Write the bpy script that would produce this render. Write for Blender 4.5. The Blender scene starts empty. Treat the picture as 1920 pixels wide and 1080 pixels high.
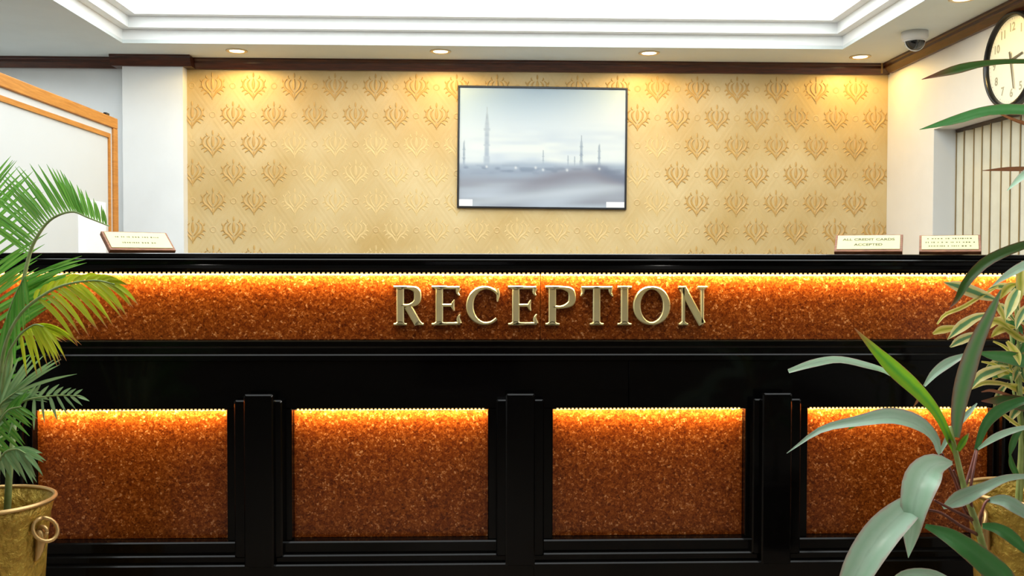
import bpy, math, random
from mathutils import Vector, Matrix
random.seed(7)
R = math.radians
C = bpy.context.scene.collection
sc = bpy.context.scene

# ------------------------------------------------------------------ camera, world, main light, exposure
F_PX = 1800.0
YAW, PITCH, ROLL = R(1.78), R(1.43), 0.0017
CAM = Vector((0.0, 0.0, 1.10))
cam_rot = (Matrix.Rotation(-YAW, 3, 'Z') @ Matrix.Rotation(R(90) - PITCH, 3, 'X') @ Matrix.Rotation(ROLL, 3, 'Z'))
cd = bpy.data.cameras.new('camera'); cam = bpy.data.objects.new('camera', cd); C.objects.link(cam)
cd.sensor_width = 36.0; cd.lens = 36.0 * F_PX / 1920.0; cd.clip_start = 0.05
cam.matrix_world = Matrix.Translation(CAM) @ cam_rot.to_4x4()
sc.camera = cam

w = bpy.data.worlds.new('world'); sc.world = w; w.use_nodes = True
w.node_tree.nodes['Background'].inputs[0].default_value = (0.95, 0.97, 1.0, 1)
w.node_tree.nodes['Background'].inputs[1].default_value = 1.0

sc.view_settings.view_transform = 'Standard'
sc.view_settings.look = 'None'
sc.view_settings.exposure = 0.0
sc.view_settings.gamma = 1.0
sc.view_settings.use_curve_mapping = False
sc.cycles.use_denoising = True
sc.cycles.max_bounces = 8
sc.cycles.caustics_reflective = False
sc.cycles.caustics_refractive = False
sc.cycles.sample_clamp_indirect = 4.0

PANEL_RADIANCE = 3.6      # the luminous ceiling panel in the tray
SPOT_W = 9.5             # each recessed downlight
LED_W = 4.6               # per metre of LED strip under the stone edges


def U(px, py, Y):
    """point at depth Y that the photograph shows at pixel (px, py)"""
    d = cam_rot @ Vector(((px - 960) / F_PX, (540 - py) / F_PX, -1.0))
    t = (Y - CAM.y) / d.y
    return CAM + d * t


def UX(px, Y, py=495): return U(px, py, Y).x
def UZ(py, Y, px=960): return U(px, py, Y).z


# ------------------------------------------------------------------ materials
MATS = {}


def new_mat(name):
    m = bpy.data.materials.new(name); m.use_nodes = True
    MATS[name] = m
    nt = m.node_tree
    return m, nt, nt.nodes['Principled BSDF']


def node(nt, t, **kw):
    n = nt.nodes.new(t)
    for k, v in kw.items(): setattr(n, k, v)
    return n


def c4(c): return (c[0], c[1], c[2], 1.0)


def ramp(nt, stops, interp='LINEAR'):
    n = nt.nodes.new('ShaderNodeValToRGB'); n.color_ramp.interpolation = interp
    el = n.color_ramp.elements
    while len(el) < len(stops): el.new(0.5)
    for e, (p, c) in zip(el, stops): e.position = p; e.color = c4(c)
    return n


def mat(name, col, rough=0.5, metal=0.0, spec=0.5, var=0.08, scale=6.0, bump=0.0, bscale=60.0, stretch=None, col2=None, coat=0.0, bdist=0.004):
    m, nt, b = new_mat(name)
    tc = node(nt, 'ShaderNodeTexCoord')
    src = tc.outputs['Object']
    if stretch:
        mp = node(nt, 'ShaderNodeMapping'); mp.inputs['Scale'].default_value = stretch
        nt.links.new(src, mp.inputs['Vector']); src = mp.outputs['Vector']
    nz = node(nt, 'ShaderNodeTexNoise'); nz.inputs['Scale'].default_value = scale; nz.inputs['Detail'].default_value = 5
    nt.links.new(src, nz.inputs['Vector'])
    lo = tuple(max(0, c * (1 - var)) for c in col); hi = tuple(min(1, c * (1 + var)) for c in col)
    if col2: lo, hi = col, col2
    rp = ramp(nt, [(0.3, lo), (0.7, hi)])
    nt.links.new(nz.outputs['Fac'], rp.inputs['Fac'])
    nt.links.new(rp.outputs['Color'], b.inputs['Base Color'])
    b.inputs['Roughness'].default_value = rough
    b.inputs['Metallic'].default_value = metal
    b.inputs['Specular IOR Level'].default_value = spec
    b.inputs['Coat Weight'].default_value = coat
    if bump:
        n2 = node(nt, 'ShaderNodeTexNoise'); n2.inputs['Scale'].default_value = bscale; n2.inputs['Detail'].default_value = 3
        nt.links.new(src, n2.inputs['Vector'])
        bp = node(nt, 'ShaderNodeBump'); bp.inputs['Strength'].default_value = bump; bp.inputs['Distance'].default_value = bdist
        nt.links.new(n2.outputs['Fac'], bp.inputs['Height']); nt.links.new(bp.outputs['Normal'], b.inputs['Normal'])
    return m


def emis(name, col, strength):
    m, nt, b = new_mat(name)
    b.inputs['Base Color'].default_value = c4((0.8, 0.8, 0.8))
    b.inputs['Emission Color'].default_value = c4(col)
    b.inputs['Emission Strength'].default_value = strength
    return m


def granite(name):
    m, nt, b = new_mat(name)
    tc = node(nt, 'ShaderNodeTexCoord')
    v = node(nt, 'ShaderNodeTexVoronoi'); v.inputs['Scale'].default_value = 115
    v2 = node(nt, 'ShaderNodeTexVoronoi'); v2.inputs['Scale'].default_value = 240
    nz = node(nt, 'ShaderNodeTexNoise'); nz.inputs['Scale'].default_value = 14; nz.inputs['Detail'].default_value = 4
    for n in (v, v2, nz): nt.links.new(tc.outputs['Object'], n.inputs['Vector'])
    s1 = node(nt, 'ShaderNodeSeparateColor'); nt.links.new(v.outputs['Color'], s1.inputs['Color'])
    s2 = node(nt, 'ShaderNodeSeparateColor'); nt.links.new(v2.outputs['Color'], s2.inputs['Color'])
    mx = node(nt, 'ShaderNodeMath', operation='MULTIPLY_ADD'); mx.inputs[1].default_value = 0.45
    nt.links.new(s2.outputs[0], mx.inputs[0])
    m2 = node(nt, 'ShaderNodeMath', operation='MULTIPLY'); m2.inputs[1].default_value = 0.45
    nt.links.new(s1.outputs[0], m2.inputs[0]); nt.links.new(m2.outputs[0], mx.inputs[2])
    m3 = node(nt, 'ShaderNodeMath', operation='MULTIPLY_ADD'); m3.inputs[1].default_value = 0.22
    nt.links.new(nz.outputs['Fac'], m3.inputs[0]); nt.links.new(mx.outputs[0], m3.inputs[2])
    rp = ramp(nt, [(0.10, (0.060, 0.011, 0.002)), (0.40, (0.145, 0.026, 0.003)), (0.66, (0.215, 0.049, 0.006)), (0.86, (0.33, 0.092, 0.016)), (0.98, (0.56, 0.26, 0.10))])
    nt.links.new(m3.outputs[0], rp.inputs['Fac']); nt.links.new(rp.outputs['Color'], b.inputs['Base Color'])
    b.inputs['Roughness'].default_value = 0.22; b.inputs['Specular IOR Level'].default_value = 0.3
    return m


def wood(name, a, bcol, rough=0.35, spec=0.5, stretch=(1, 1, 1), scale=14):
    m, nt, b = new_mat(name)
    tc = node(nt, 'ShaderNodeTexCoord'); mp = node(nt, 'ShaderNodeMapping'); mp.inputs['Scale'].default_value = stretch
    nt.links.new(tc.outputs['Object'], mp.inputs['Vector'])
    nz = node(nt, 'ShaderNodeTexNoise'); nz.inputs['Scale'].default_value = scale; nz.inputs['Detail'].default_value = 8; nz.inputs['Distortion'].default_value = 0.6
    nt.links.new(mp.outputs['Vector'], nz.inputs['Vector'])
    rp = ramp(nt, [(0.3, a), (0.72, bcol)]); nt.links.new(nz.outputs['Fac'], rp.inputs['Fac'])
    nt.links.new(rp.outputs['Color'], b.inputs['Base Color'])
    b.inputs['Roughness'].default_value = rough; b.inputs['Specular IOR Level'].default_value = spec
    return m


def leaf_mat(name, stops, rough=0.35, trans=0.3, spec=0.5, tipcol=None):
    """colour by distance from the midrib (|across|); veins by fine stripes; slight random tint per leaf"""
    m, nt, b = new_mat(name)
    at = node(nt, 'ShaderNodeAttribute'); at.attribute_name = 'across'
    ab = node(nt, 'ShaderNodeMath', operation='ABSOLUTE'); nt.links.new(at.outputs['Fac'], ab.inputs[0])
    tc = node(nt, 'ShaderNodeTexCoord')
    nz = node(nt, 'ShaderNodeTexNoise'); nz.inputs['Scale'].default_value = 45; nz.inputs['Detail'].default_value = 3
    nt.links.new(tc.outputs['Object'], nz.inputs['Vector'])
    ad = node(nt, 'ShaderNodeMath', operation='MULTIPLY_ADD'); ad.inputs[1].default_value = 0.34
    nt.links.new(nz.outputs['Fac'], ad.inputs[0])
    sb = node(nt, 'ShaderNodeMath', operation='SUBTRACT'); sb.inputs[1].default_value = 0.17
    nt.links.new(ab.outputs[0], sb.inputs[0]); nt.links.new(sb.outputs[0], ad.inputs[2])
    rp = ramp(nt, stops); nt.links.new(ad.outputs[0], rp.inputs['Fac'])
    oi = node(nt, 'ShaderNodeObjectInfo')
    hs = node(nt, 'ShaderNodeHueSaturation')
    mr = node(nt, 'ShaderNodeMapRange'); mr.inputs[3].default_value = 0.75; mr.inputs[4].default_value = 1.2
    nt.links.new(oi.outputs['Random'], mr.inputs[0]); nt.links.new(mr.outputs[0], hs.inputs['Value'])
    nt.links.new(rp.outputs['Color'], hs.inputs['Color'])
    outc = hs.outputs['Color']
    if tipcol:
        al = node(nt, 'ShaderNodeAttribute'); al.attribute_name = 'along'
        mr2 = node(nt, 'ShaderNodeMapRange'); mr2.inputs[1].default_value = 0.78; mr2.inputs[2].default_value = 0.97
        nt.links.new(al.outputs['Fac'], mr2.inputs[0])
        mxc = node(nt, 'ShaderNodeMix', data_type='RGBA')
        nt.links.new(mr2.outputs[0], mxc.inputs[0]); nt.links.new(outc, mxc.inputs[6]); mxc.inputs[7].default_value = c4(tipcol)
        outc = mxc.outputs[2]
    nt.links.new(outc, b.inputs['Base Color'])
    b.inputs['Roughness'].default_value = rough; b.inputs['Specular IOR Level'].default_value = spec
    tr = node(nt, 'ShaderNodeBsdfTranslucent'); nt.links.new(outc, tr.inputs['Color'])
    mxs = node(nt, 'ShaderNodeMixShader'); mxs.inputs[0].default_value = trans
    out = nt.nodes['Material Output']
    nt.links.new(b.outputs[0], mxs.inputs[1]); nt.links.new(tr.outputs[0], mxs.inputs[2]); nt.links.new(mxs.outputs[0], out.inputs[0])
    return m


def wallpaper(name, x0, z0, px, pz):
    """tan embossed paper: diamond trellis and ring rosettes between the damask motifs (fine relief)"""
    m, nt, b = new_mat(name)
    tc = node(nt, 'ShaderNodeTexCoord'); sp = node(nt, 'ShaderNodeSeparateXYZ'); nt.links.new(tc.outputs['Object'], sp.inputs[0])

    def M(op, a, c=None, d=None):
        n = node(nt, 'ShaderNodeMath', operation=op)
        for i, v in enumerate((a, c, d)):
            if v is None: continue
            if isinstance(v, (int, float)): n.inputs[i].default_value = v
            else: nt.links.new(v, n.inputs[i])
        return n.outputs[0]
    u = M('DIVIDE', M('SUBTRACT', sp.outputs[0], x0), px)
    v = M('DIVIDE', M('SUBTRACT', sp.outputs[2], z0), pz * 2)

    def cell(off_u, off_v):
        fu = M('SUBTRACT', M('FRACT', M('ADD', u, 100.5 + off_u)), 0.5)
        fv = M('SUBTRACT', M('FRACT', M('ADD', v, 100.5 + off_v)), 0.5)
        return fu, fv
    fu, fv = cell(0, 0)
    dia = M('ADD', M('ABSOLUTE', fu), M('ABSOLUTE', fv))          # 0 at a motif, 1 at the next
    bands = M('PINGPONG', M('MULTIPLY', M('ABSOLUTE', M('SUBTRACT', dia, 0.5)), 14.0), 1.0)
    near = M('SUBTRACT', 1.0, M('MULTIPLY', M('ABSOLUTE', M('SUBTRACT', dia, 0.5)), 5.0))
    trellis = M('MULTIPLY', bands, M('MAXIMUM', near, 0.0))
    gu, gv = cell(0.5, 0.0)
    ru = M('MULTIPLY', gu, px); rv = M('MULTIPLY', gv, pz * 2)
    r = M('SQRT', M('ADD', M('MULTIPLY', ru, ru), M('MULTIPLY', rv, rv)))
    ring = M('MAXIMUM', M('SUBTRACT', 1.0, M('ABSOLUTE', M('DIVIDE', M('SUBTRACT', r, 0.017), 0.006))), 0.0)
    hu, hv = cell(0.0, 0.5)
    su = M('MULTIPLY', hu, px); sv = M('MULTIPLY', hv, pz * 2)
    r2 = M('SQRT', M('ADD', M('MULTIPLY', su, su), M('MULTIPLY', sv, sv)))
    # rosettes sit left and right of each motif, on the same row
    ring2 = M('MAXIMUM', M('SUBTRACT', 1.0, M('ABSOLUTE', M('DIVIDE', M('SUBTRACT', r2, 0.017), 0.006))), 0.0)
    h = M('ADD', M('ADD', M('MULTIPLY', trellis, 0.5), ring), ring2)
    nz = node(nt, 'ShaderNodeTexNoise'); nz.inputs['Scale'].default_value = 320; nz.inputs['Detail'].default_value = 2
    nt.links.new(tc.outputs['Object'], nz.inputs['Vector'])
    h2 = M('ADD', h, M('MULTIPLY', nz.outputs['Fac'], 0.35))
    bp = node(nt, 'ShaderNodeBump'); bp.inputs['Strength'].default_value = 0.55; bp.inputs['Distance'].default_value = 0.004
    nt.links.new(h2, bp.inputs['Height']); nt.links.new(bp.outputs['Normal'], b.inputs['Normal'])
    big = node(nt, 'ShaderNodeTexNoise'); big.inputs['Scale'].default_value = 2.2; big.inputs['Detail'].default_value = 4
    nt.links.new(tc.outputs['Object'], big.inputs['Vector'])
    rp = ramp(nt, [(0.3, (0.53, 0.365, 0.135)), (0.7, (0.67, 0.53, 0.28))]); nt.links.new(big.outputs['Fac'], rp.inputs['Fac'])
    mx = node(nt, 'ShaderNodeMix', data_type='RGBA'); nt.links.new(M('MULTIPLY', h, 0.3), mx.inputs[0])
    nt.links.new(rp.outputs['Color'], mx.inputs[6]); mx.inputs[7].default_value = (0.62, 0.36, 0.12, 1)
    nt.links.new(mx.outputs[2], b.inputs['Base Color'])
    b.inputs['Roughness'].default_value = 0.42; b.inputs['Specular IOR Level'].default_value = 0.45
    return m


mat('white_wall', (0.84, 0.87, 0.88), 0.7, var=0.02, bump=0.05)
mat('lobby_wall', (0.24, 0.18, 0.12), 0.6, var=0.05)
mat('warm_wall', (0.80, 0.78, 0.74), 0.7, var=0.02, bump=0.05)  # white wall with the warm cast of the lamps mixed into its colour
mat('ceiling_paint', (0.70, 0.76, 0.76), 0.75, var=0.02, bump=0.03)
mat('tray_paint', (0.90, 0.92, 0.92), 0.6, var=0.01)
mat('floor_tile', (0.30, 0.25, 0.20), 0.3, var=0.15, scale=3)
mat('black_stone', (0.0018, 0.0017, 0.0018), 0.09, spec=0.17, var=0.3, scale=90)
granite('red_granite')
wood('cornice_wood', (0.030, 0.006, 0.003), (0.10, 0.024, 0.008), 0.28, 0.5, (0.6, 0.6, 10))
wood('frame_wood', (0.42, 0.15, 0.02), (0.62, 0.26, 0.05), 0.4, 0.4, (3, 0.6, 8))
wood('sign_wood', (0.16, 0.05, 0.018), (0.34, 0.13, 0.05), 0.4, 0.4, (2, 10, 10))
mat('board_white', (0.61, 0.64, 0.65), 0.45, var=0.01)
mat('paper', (0.92, 0.93, 0.93), 0.8, var=0.01)
mat('sign_face', (0.66, 0.62, 0.29), 0.4, var=0.05, scale=20)
mat('sign_ink', (0.11, 0.10, 0.03), 0.6)
mat('brass', (1.0, 0.86, 0.48), 0.25, metal=0.68, var=0.06, scale=30)
mat('pot_gold', (0.36, 0.21, 0.025), 0.42, metal=0.45, var=0.2, scale=26, bump=1.0, bscale=62, col2=(0.62, 0.42, 0.07), bdist=0.011)
mat('pot_rim', (0.62, 0.40, 0.16), 0.35, metal=0.6, var=0.1)
mat('soil', (0.07, 0.045, 0.025), 0.9, var=0.4, scale=60, bump=0.8, bscale=80)
mat('black_plastic', (0.006, 0.006, 0.006), 0.25, spec=0.5)
mat('led_backing', (0.003, 0.003, 0.003), 0.9, spec=0.0)
mat('clock_face', (0.88, 0.86, 0.70), 0.5, var=0.01)
mat('clock_ink', (0.40, 0.38, 0.27), 0.6)
mat('clock_hand', (0.10, 0.09, 0.06), 0.4)
mat('white_plastic', (0.75, 0.75, 0.74), 0.35, var=0.02)
mat('dome_glass', (0.010, 0.011, 0.012), 0.06, spec=0.8)
mat('blind_fabric', (0.66, 0.63, 0.50), 0.8, var=0.04, scale=12, bump=0.2, bscale=300)
mat('slat_shade', (0.28, 0.20, 0.09), 0.6)  # shadow lines between the blind slats, given as a colour
mat('rail_dark', (0.05, 0.03, 0.02), 0.4)
mat('window_frame_white', (0.8, 0.82, 0.82), 0.4, var=0.01)
mat('picture_black', (0.008, 0.008, 0.010), 0.3)
mat('stem_red', (0.12, 0.025, 0.015), 0.45, var=0.3, scale=20, col2=(0.24, 0.06, 0.035))
mat('stem_green', (0.24, 0.36, 0.07), 0.45, var=0.2, scale=20, col2=(0.50, 0.58, 0.22))
mat('cane_palm', (0.16, 0.24, 0.07), 0.5, var=0.2, scale=20, col2=(0.30, 0.36, 0.14))
mat('rachis_green', (0.22, 0.34, 0.10), 0.45, var=0.2, scale=20, col2=(0.40, 0.52, 0.22))
mat('bark', (0.10, 0.06, 0.035), 0.8, var=0.3, scale=30, bump=0.5)
mat('downlight_ring', (0.75, 0.62, 0.40), 0.3, metal=0.3, var=0.03)
emis('lamp_glow', (1.0, 0.80, 0.45), 9.0)
emis('led_glow', (1.0, 0.66, 0.22), 1.2).node_tree.nodes['Principled BSDF'].inputs['Base Color'].default_value = (0.06, 0.035, 0.01, 1)
emis('ceiling_glow', (0.92, 0.985, 1.0), PANEL_RADIANCE)
m, nt, b = new_mat('glass'); b.inputs['Transmission Weight'].default_value = 1.0; b.inputs['Roughness'].default_value = 0.02; b.inputs['IOR'].default_value = 1.45
leaf_mat('leaf_pale', [(0.0, (0.46, 0.70, 0.52)), (0.12, (0.52, 0.76, 0.58)), (0.5, (0.42, 0.68, 0.48)), (0.8, (0.48, 0.71, 0.53)), (1.0, (0.56, 0.48, 0.40))], 0.30, 0.25, 0.6)
leaf_mat('leaf_bright', [(0.0, (0.10, 0.36, 0.04)), (0.5, (0.22, 0.46, 0.02)), (0.9, (0.20, 0.42, 0.02)), (1.0, (0.34, 0.20, 0.06))], 0.38, 0.35, 0.4, tipcol=(0.40, 0.18, 0.07))
leaf_mat('leaf_green', [(0.0, (0.10, 0.30, 0.10)), (0.5, (0.06, 0.24, 0.06)), (0.88, (0.07, 0.22, 0.06)), (1.0, (0.26, 0.16, 0.09))], 0.32, 0.3, 0.5)
leaf_mat('leaf_mauve', [(0.0, (0.12, 0.30, 0.11)), (0.35, (0.16, 0.30, 0.12)), (0.7, (0.22, 0.24, 0.17)), (1.0, (0.24, 0.13, 0.07))], 0.34, 0.3, 0.5)
leaf_mat('leaf_dark', [(0.0, (0.045, 0.12, 0.02)), (0.7, (0.05, 0.12, 0.018)), (1.0, (0.15, 0.06, 0.02))], 0.35, 0.25, 0.4, tipcol=(0.20, 0.07, 0.04))
leaf_mat('leaf_bronze', [(0.0, (0.30, 0.12, 0.05)), (1.0, (0.22, 0.08, 0.03))], 0.4, 0.25, 0.4)
leaf_mat('leaf_variegated', [(0.0, (0.13, 0.30, 0.13)), (0.30, (0.16, 0.34, 0.13)), (0.42, (0.74, 0.68, 0.24)), (1.0, (0.88, 0.80, 0.42))], 0.4, 0.3, 0.4)
leaf_mat('leaf_yellow', [(0.0, (0.34, 0.38, 0.04)), (0.4, (0.62, 0.55, 0.10)), (1.0, (0.74, 0.62, 0.24))], 0.4, 0.3, 0.4)
leaf_mat('palm_green', [(0.0, (0.30, 0.55, 0.12)), (0.5, (0.15, 0.46, 0.06)), (1.0, (0.12, 0.40, 0.055))], 0.38, 0.35, 0.4)
leaf_mat('palm_lime', [(0.0, (0.60, 0.66, 0.05)), (0.5, (0.46, 0.62, 0.02)), (1.0, (0.50, 0.52, 0.03))], 0.4, 0.4, 0.4, tipcol=(0.45, 0.16, 0.06))
leaf_mat('palm_grey', [(0.0, (0.38, 0.58, 0.28)), (1.0, (0.22, 0.42, 0.18))], 0.36, 0.3, 0.5)


# ------------------------------------------------------------------ building helpers
ROOT = {}


class MB:
    def __init__(s): s.v = []; s.f = []; s.a = None

    def add(s, vs, fs):
        o = len(s.v); s.v += [tuple(p) for p in vs]; s.f += [tuple(i + o for i in f) for f in fs]; return s

    def box(s, x0, x1, y0, y1, z0, z1):
        vs = [(x, y, z) for x in (x0, x1) for y in (y0, y1) for z in (z0, z1)]
        return s.add(vs, [(0, 1, 3, 2), (4, 6, 7, 5), (0, 4, 5, 1), (2, 3, 7, 6), (0, 2, 6, 4), (1, 5, 7, 3)])

    def bbox(s, x0, x1, y0, y1, z0, z1, c):
        """box with chamfered edges"""
        pr = [(x0 + c, z0), (x1 - c, z0), (x1, z0 + c), (x1, z1 - c), (x1 - c, z1), (x0 + c, z1), (x0, z1 - c), (x0, z0 + c)]
        cx, cz = (x0 + x1) / 2, (z0 + z1) / 2
        sx = max(1e-6, (x1 - x0 - 2 * c) / (x1 - x0)); sz = max(1e-6, (z1 - z0 - 2 * c) / (z1 - z0))
        ins = [(cx + (x - cx) * sx, cz + (z - cz) * sz) for x, z in pr]
        vs = [(x, y0, z) for x, z in ins] + [(x, y0 + c, z) for x, z in pr] + [(x, y1 - c, z) for x, z in pr] + [(x, y1, z) for x, z in ins]
        fs = [tuple(range(8))]
        for k in range(3):
            for i in range(8):
                j = (i + 1) % 8; fs.append((k * 8 + i, (k + 1) * 8 + i, (k + 1) * 8 + j, k * 8 + j))
        fs.append(tuple(24 + i for i in reversed(range(8))))
        return s.add(vs, fs)

    def prism(s, prof, axis, a0, a1):
        """profile swept along an axis: 'x' profile is (y,z); 'y' profile is (x,z); 'z' profile is (x,y)"""
        n = len(prof)
        mk = {'x': lambda a, p: (a, p[0], p[1]), 'y': lambda a, p: (p[0], a, p[1]), 'z': lambda a, p: (p[0], p[1], a)}[axis]
        vs = [mk(a0, p) for p in prof] + [mk(a1, p) for p in prof]
        fs = [(i, (i + 1) % n, n + (i + 1) % n, n + i) for i in range(n)] + [tuple(range(n))[::-1], tuple(range(n, 2 * n))]
        return s.add(vs, fs)

    def lathe(s, prof, cx=0, cy=0, cz=0, n=40, close=True):
        k = len(prof); vs = []; fs = []
        for i in range(n):
            a = 2 * math.pi * i / n
            vs += [(cx + r * math.cos(a), cy + r * math.sin(a), cz + z) for r, z in prof]
        for i in range(n):
            j = (i + 1) % n
            for q in range(k - 1): fs.append((i * k + q, j * k + q, j * k + q + 1, i * k + q + 1))
        return s.add(vs, fs)

    def tube(s, pts, rad, n=8):
        P = [Vector(p) for p in pts]; m = len(P)
        if isinstance(rad, (int, float)): rad = [rad] * m
        vs = []; fs = []
        up = Vector((0, 0, 1))
        t0 = (P[1] - P[0]).normalized()
        a = t0.cross(up)
        if a.length < 1e-3: a = t0.cross(Vector((1, 0, 0)))
        a.normalize()
        for i in range(m):
            t = (P[min(i + 1, m - 1)] - P[max(i - 1, 0)]).normalized()
            a = (a - t * a.dot(t)).normalized(); b_ = t.cross(a)
            for k in range(n):
                g = 2 * math.pi * k / n
                vs.append(P[i] + (a * math.cos(g) + b_ * math.sin(g)) * rad[i])
        for i in range(m - 1):
            for k in range(n):
                l = (k + 1) % n; fs.append((i * n + k, i * n + l, (i + 1) * n + l, (i + 1) * n + k))
        fs.append(tuple(range(n))[::-1]); fs.append(tuple((m - 1) * n + k for k in range(n)))
        return s.add(vs, fs)

    def mesh(s, name, m, smooth=False, off=(0, 0, 0)):
        me = bpy.data.meshes.new(name)
        me.from_pydata([(p[0] - off[0], p[1] - off[1], p[2] - off[2]) for p in s.v], [], s.f)
        me.materials.append(MATS[m])
        if smooth: me.polygons.foreach_set('use_smooth', [True] * len(me.polygons))
        me.update(); me.validate()
        return me

    def build(s, name, m, parent=None, smooth=False, off=None, fix=True):
        if off is None: off = ROOT.get(parent.name, (0, 0, 0)) if parent else (0, 0, 0)
        me = s.mesh(name, m, smooth, off)
        if fix:
            import bmesh
            bm = bmesh.new(); bm.from_mesh(me); bmesh.ops.recalc_face_normals(bm, faces=bm.faces); bm.to_mesh(me); bm.free()
        return link(name, me, parent)


def link(name, me, parent=None):
    o = bpy.data.objects.new(name, me); C.objects.link(o)
    if parent:
        o.parent = parent
        ROOT[o.name] = ROOT.get(parent.name, (0, 0, 0))
    return o


def tag(o, label=None, cat=None, group=None, kind=None):
    if label: o['label'] = label
    if cat: o['category'] = cat
    if group: o['group'] = group
    if kind: o['kind'] = kind
    return o


def thing(name, loc, label, cat, group=None, rot=None):
    """an Empty at the thing's base; unrotated ones take parts given in world coordinates, rotated ones in local"""
    o = bpy.data.objects.new(name, None); C.objects.link(o); o.empty_display_size = 0.05
    if rot is None:
        o.location = loc; ROOT[o.name] = tuple(loc)
    else:
        o.matrix_world = Matrix.Translation(loc) @ rot.to_4x4(); ROOT[o.name] = (0, 0, 0)
    return tag(o, label, cat, group)


def struct(o, label=None, cat=None): return tag(o, label, cat, kind='structure')


def cols(x, y, z): return Matrix((x, y, z)).transposed()


def smooth_path(pts, n):
    """Catmull-Rom through the points, n samples"""
    P = [Vector(p) for p in pts]; m = len(P)
    if m == 2: return [P[0].lerp(P[1], i / (n - 1)) for i in range(n)]
    P = [P[0] * 2 - P[1]] + P + [P[-1] * 2 - P[-2]]
    out = []
    for i in range(n):
        t = i / (n - 1) * (m - 1); k = min(int(t), m - 2); u = t - k
        a, b_, c, d = P[k:k + 4]
        out.append(0.5 * ((2 * b_) + (c - a) * u + (2 * a - 5 * b_ + 4 * c - d) * u * u + (3 * b_ - a - 3 * c + d) * u ** 3))
    return out


def text_mesh(txt, size, m, name, width=None):
    cu = bpy.data.curves.new('t', 'FONT'); cu.body = txt; cu.size = size; cu.align_x = 'CENTER'; cu.align_y = 'CENTER'; cu.resolution_u = 3; cu.offset = size * 0.03
    o = bpy.data.objects.new('t', cu); C.objects.link(o)
    bpy.context.view_layer.update()
    me = bpy.data.meshes.new_from_object(o.evaluated_get(bpy.context.evaluated_depsgraph_get()))
    bpy.data.objects.remove(o); bpy.data.curves.remove(cu)
    me.name = name; me.materials.clear(); me.materials.append(MATS[m])
    if width and len(me.vertices):
        xs = [v.co.x for v in me.vertices]; k = width / (max(xs) - min(xs))
        for v in me.vertices: v.co.x *= k
    return me


# ------------------------------------------------------------------ room
YB = 6.30                       # back wall
XR = UX(1665, YB, 136)          # right wall
XL = -3.55
YF = -2.2
ZC = UZ(112.5, YB - 0.065)       # ceiling
ZTRAY_Y = (ZC - 1.10)
PIL0, PIL1 = UX(229, 6.21, 130), UX(342.5, 6.21, 130)
YP = 6.21                       # pilaster face

MX0 = UX(398.5, YB, 163); MZ0 = UZ(165, YB)
MPX = (UX(1604, YB, 165) - UX(398.5, YB, 163)) / 16
MPZ = (UZ(164, YB) - UZ(431, YB)) / 5
wallpaper('wallpaper_tan', MX0, MZ0, MPX, MPZ)

floor = struct(MB().box(XL - 0.1, XR + 0.3, YF, YB + 0.1, -0.1, 0).build('floor', 'floor_tile'))
wall_back = struct(MB().box(XL - 0.1, XR + 0.3, YB, YB + 0.1, 0, ZC + 0.3).build('wall_back', 'white_wall'))
wall_left = struct(MB().box(XL - 0.1, XL, YF, YB, 0, ZC + 0.3).build('wall_left', 'white_wall'))
pil = MB().box(PIL0, PIL1, YP, YB - 0.0005, 0, ZC).build('pilaster', 'white_wall', wall_back)
paper_o = MB().box(PIL1 + 0.0005, XR - 0.0005, YB - 0.004, YB - 0.0005, 0.0, ZC - 0.002).build('wallpaper', 'wallpaper_tan', wall_back)

# wall behind the camera with a glazed entrance door
DX0, DX1, DZ1 = -0.55, 0.30, 2.10
rb = MB(); rb.box(XL - 0.1, DX0, YF - 0.1, YF, 0, ZC + 0.3); rb.box(DX1, XR + 0.3, YF - 0.1, YF, 0, ZC + 0.3); rb.box(DX0, DX1, YF - 0.1, YF, DZ1, ZC + 0.3)
struct(rb.build('wall_front', 'lobby_wall'))
door = bpy.data.objects.new('door_1', None); C.objects.link(door); door.location = ((DX0 + DX1) / 2, YF - 0.05, 0); ROOT[door.name] = tuple(door.location); struct(door)
df = MB(); df.box(DX0 + 0.001, DX0 + 0.06, YF - 0.07, YF - 0.03, 0.001, DZ1 - 0.001); df.box(DX1 - 0.06, DX1 - 0.001, YF - 0.07, YF - 0.03, 0.001, DZ1 - 0.001)
df.box(DX0 + 0.06, DX1 - 0.06, YF - 0.07, YF - 0.03, DZ1 - 0.08, DZ1 - 0.001); df.box(DX0 + 0.06, DX1 - 0.06, YF - 0.07, YF - 0.03, 0.001, 0.12)
df.build('door_frame', 'cornice_wood', door)
MB().box(DX0 + 0.06, DX1 - 0.06, YF - 0.053, YF - 0.047, 1.10, DZ1 - 0.08).build('pane', 'glass', door)
MB().bbox(DX0 + 0.06, DX1 - 0.06, YF - 0.065, YF - 0.035, 0.12, 1.0995, 0.004).build('added_door_panel', 'cornice_wood', door)  # unseen solid lower half, added to keep door reflections off the fascia

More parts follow.
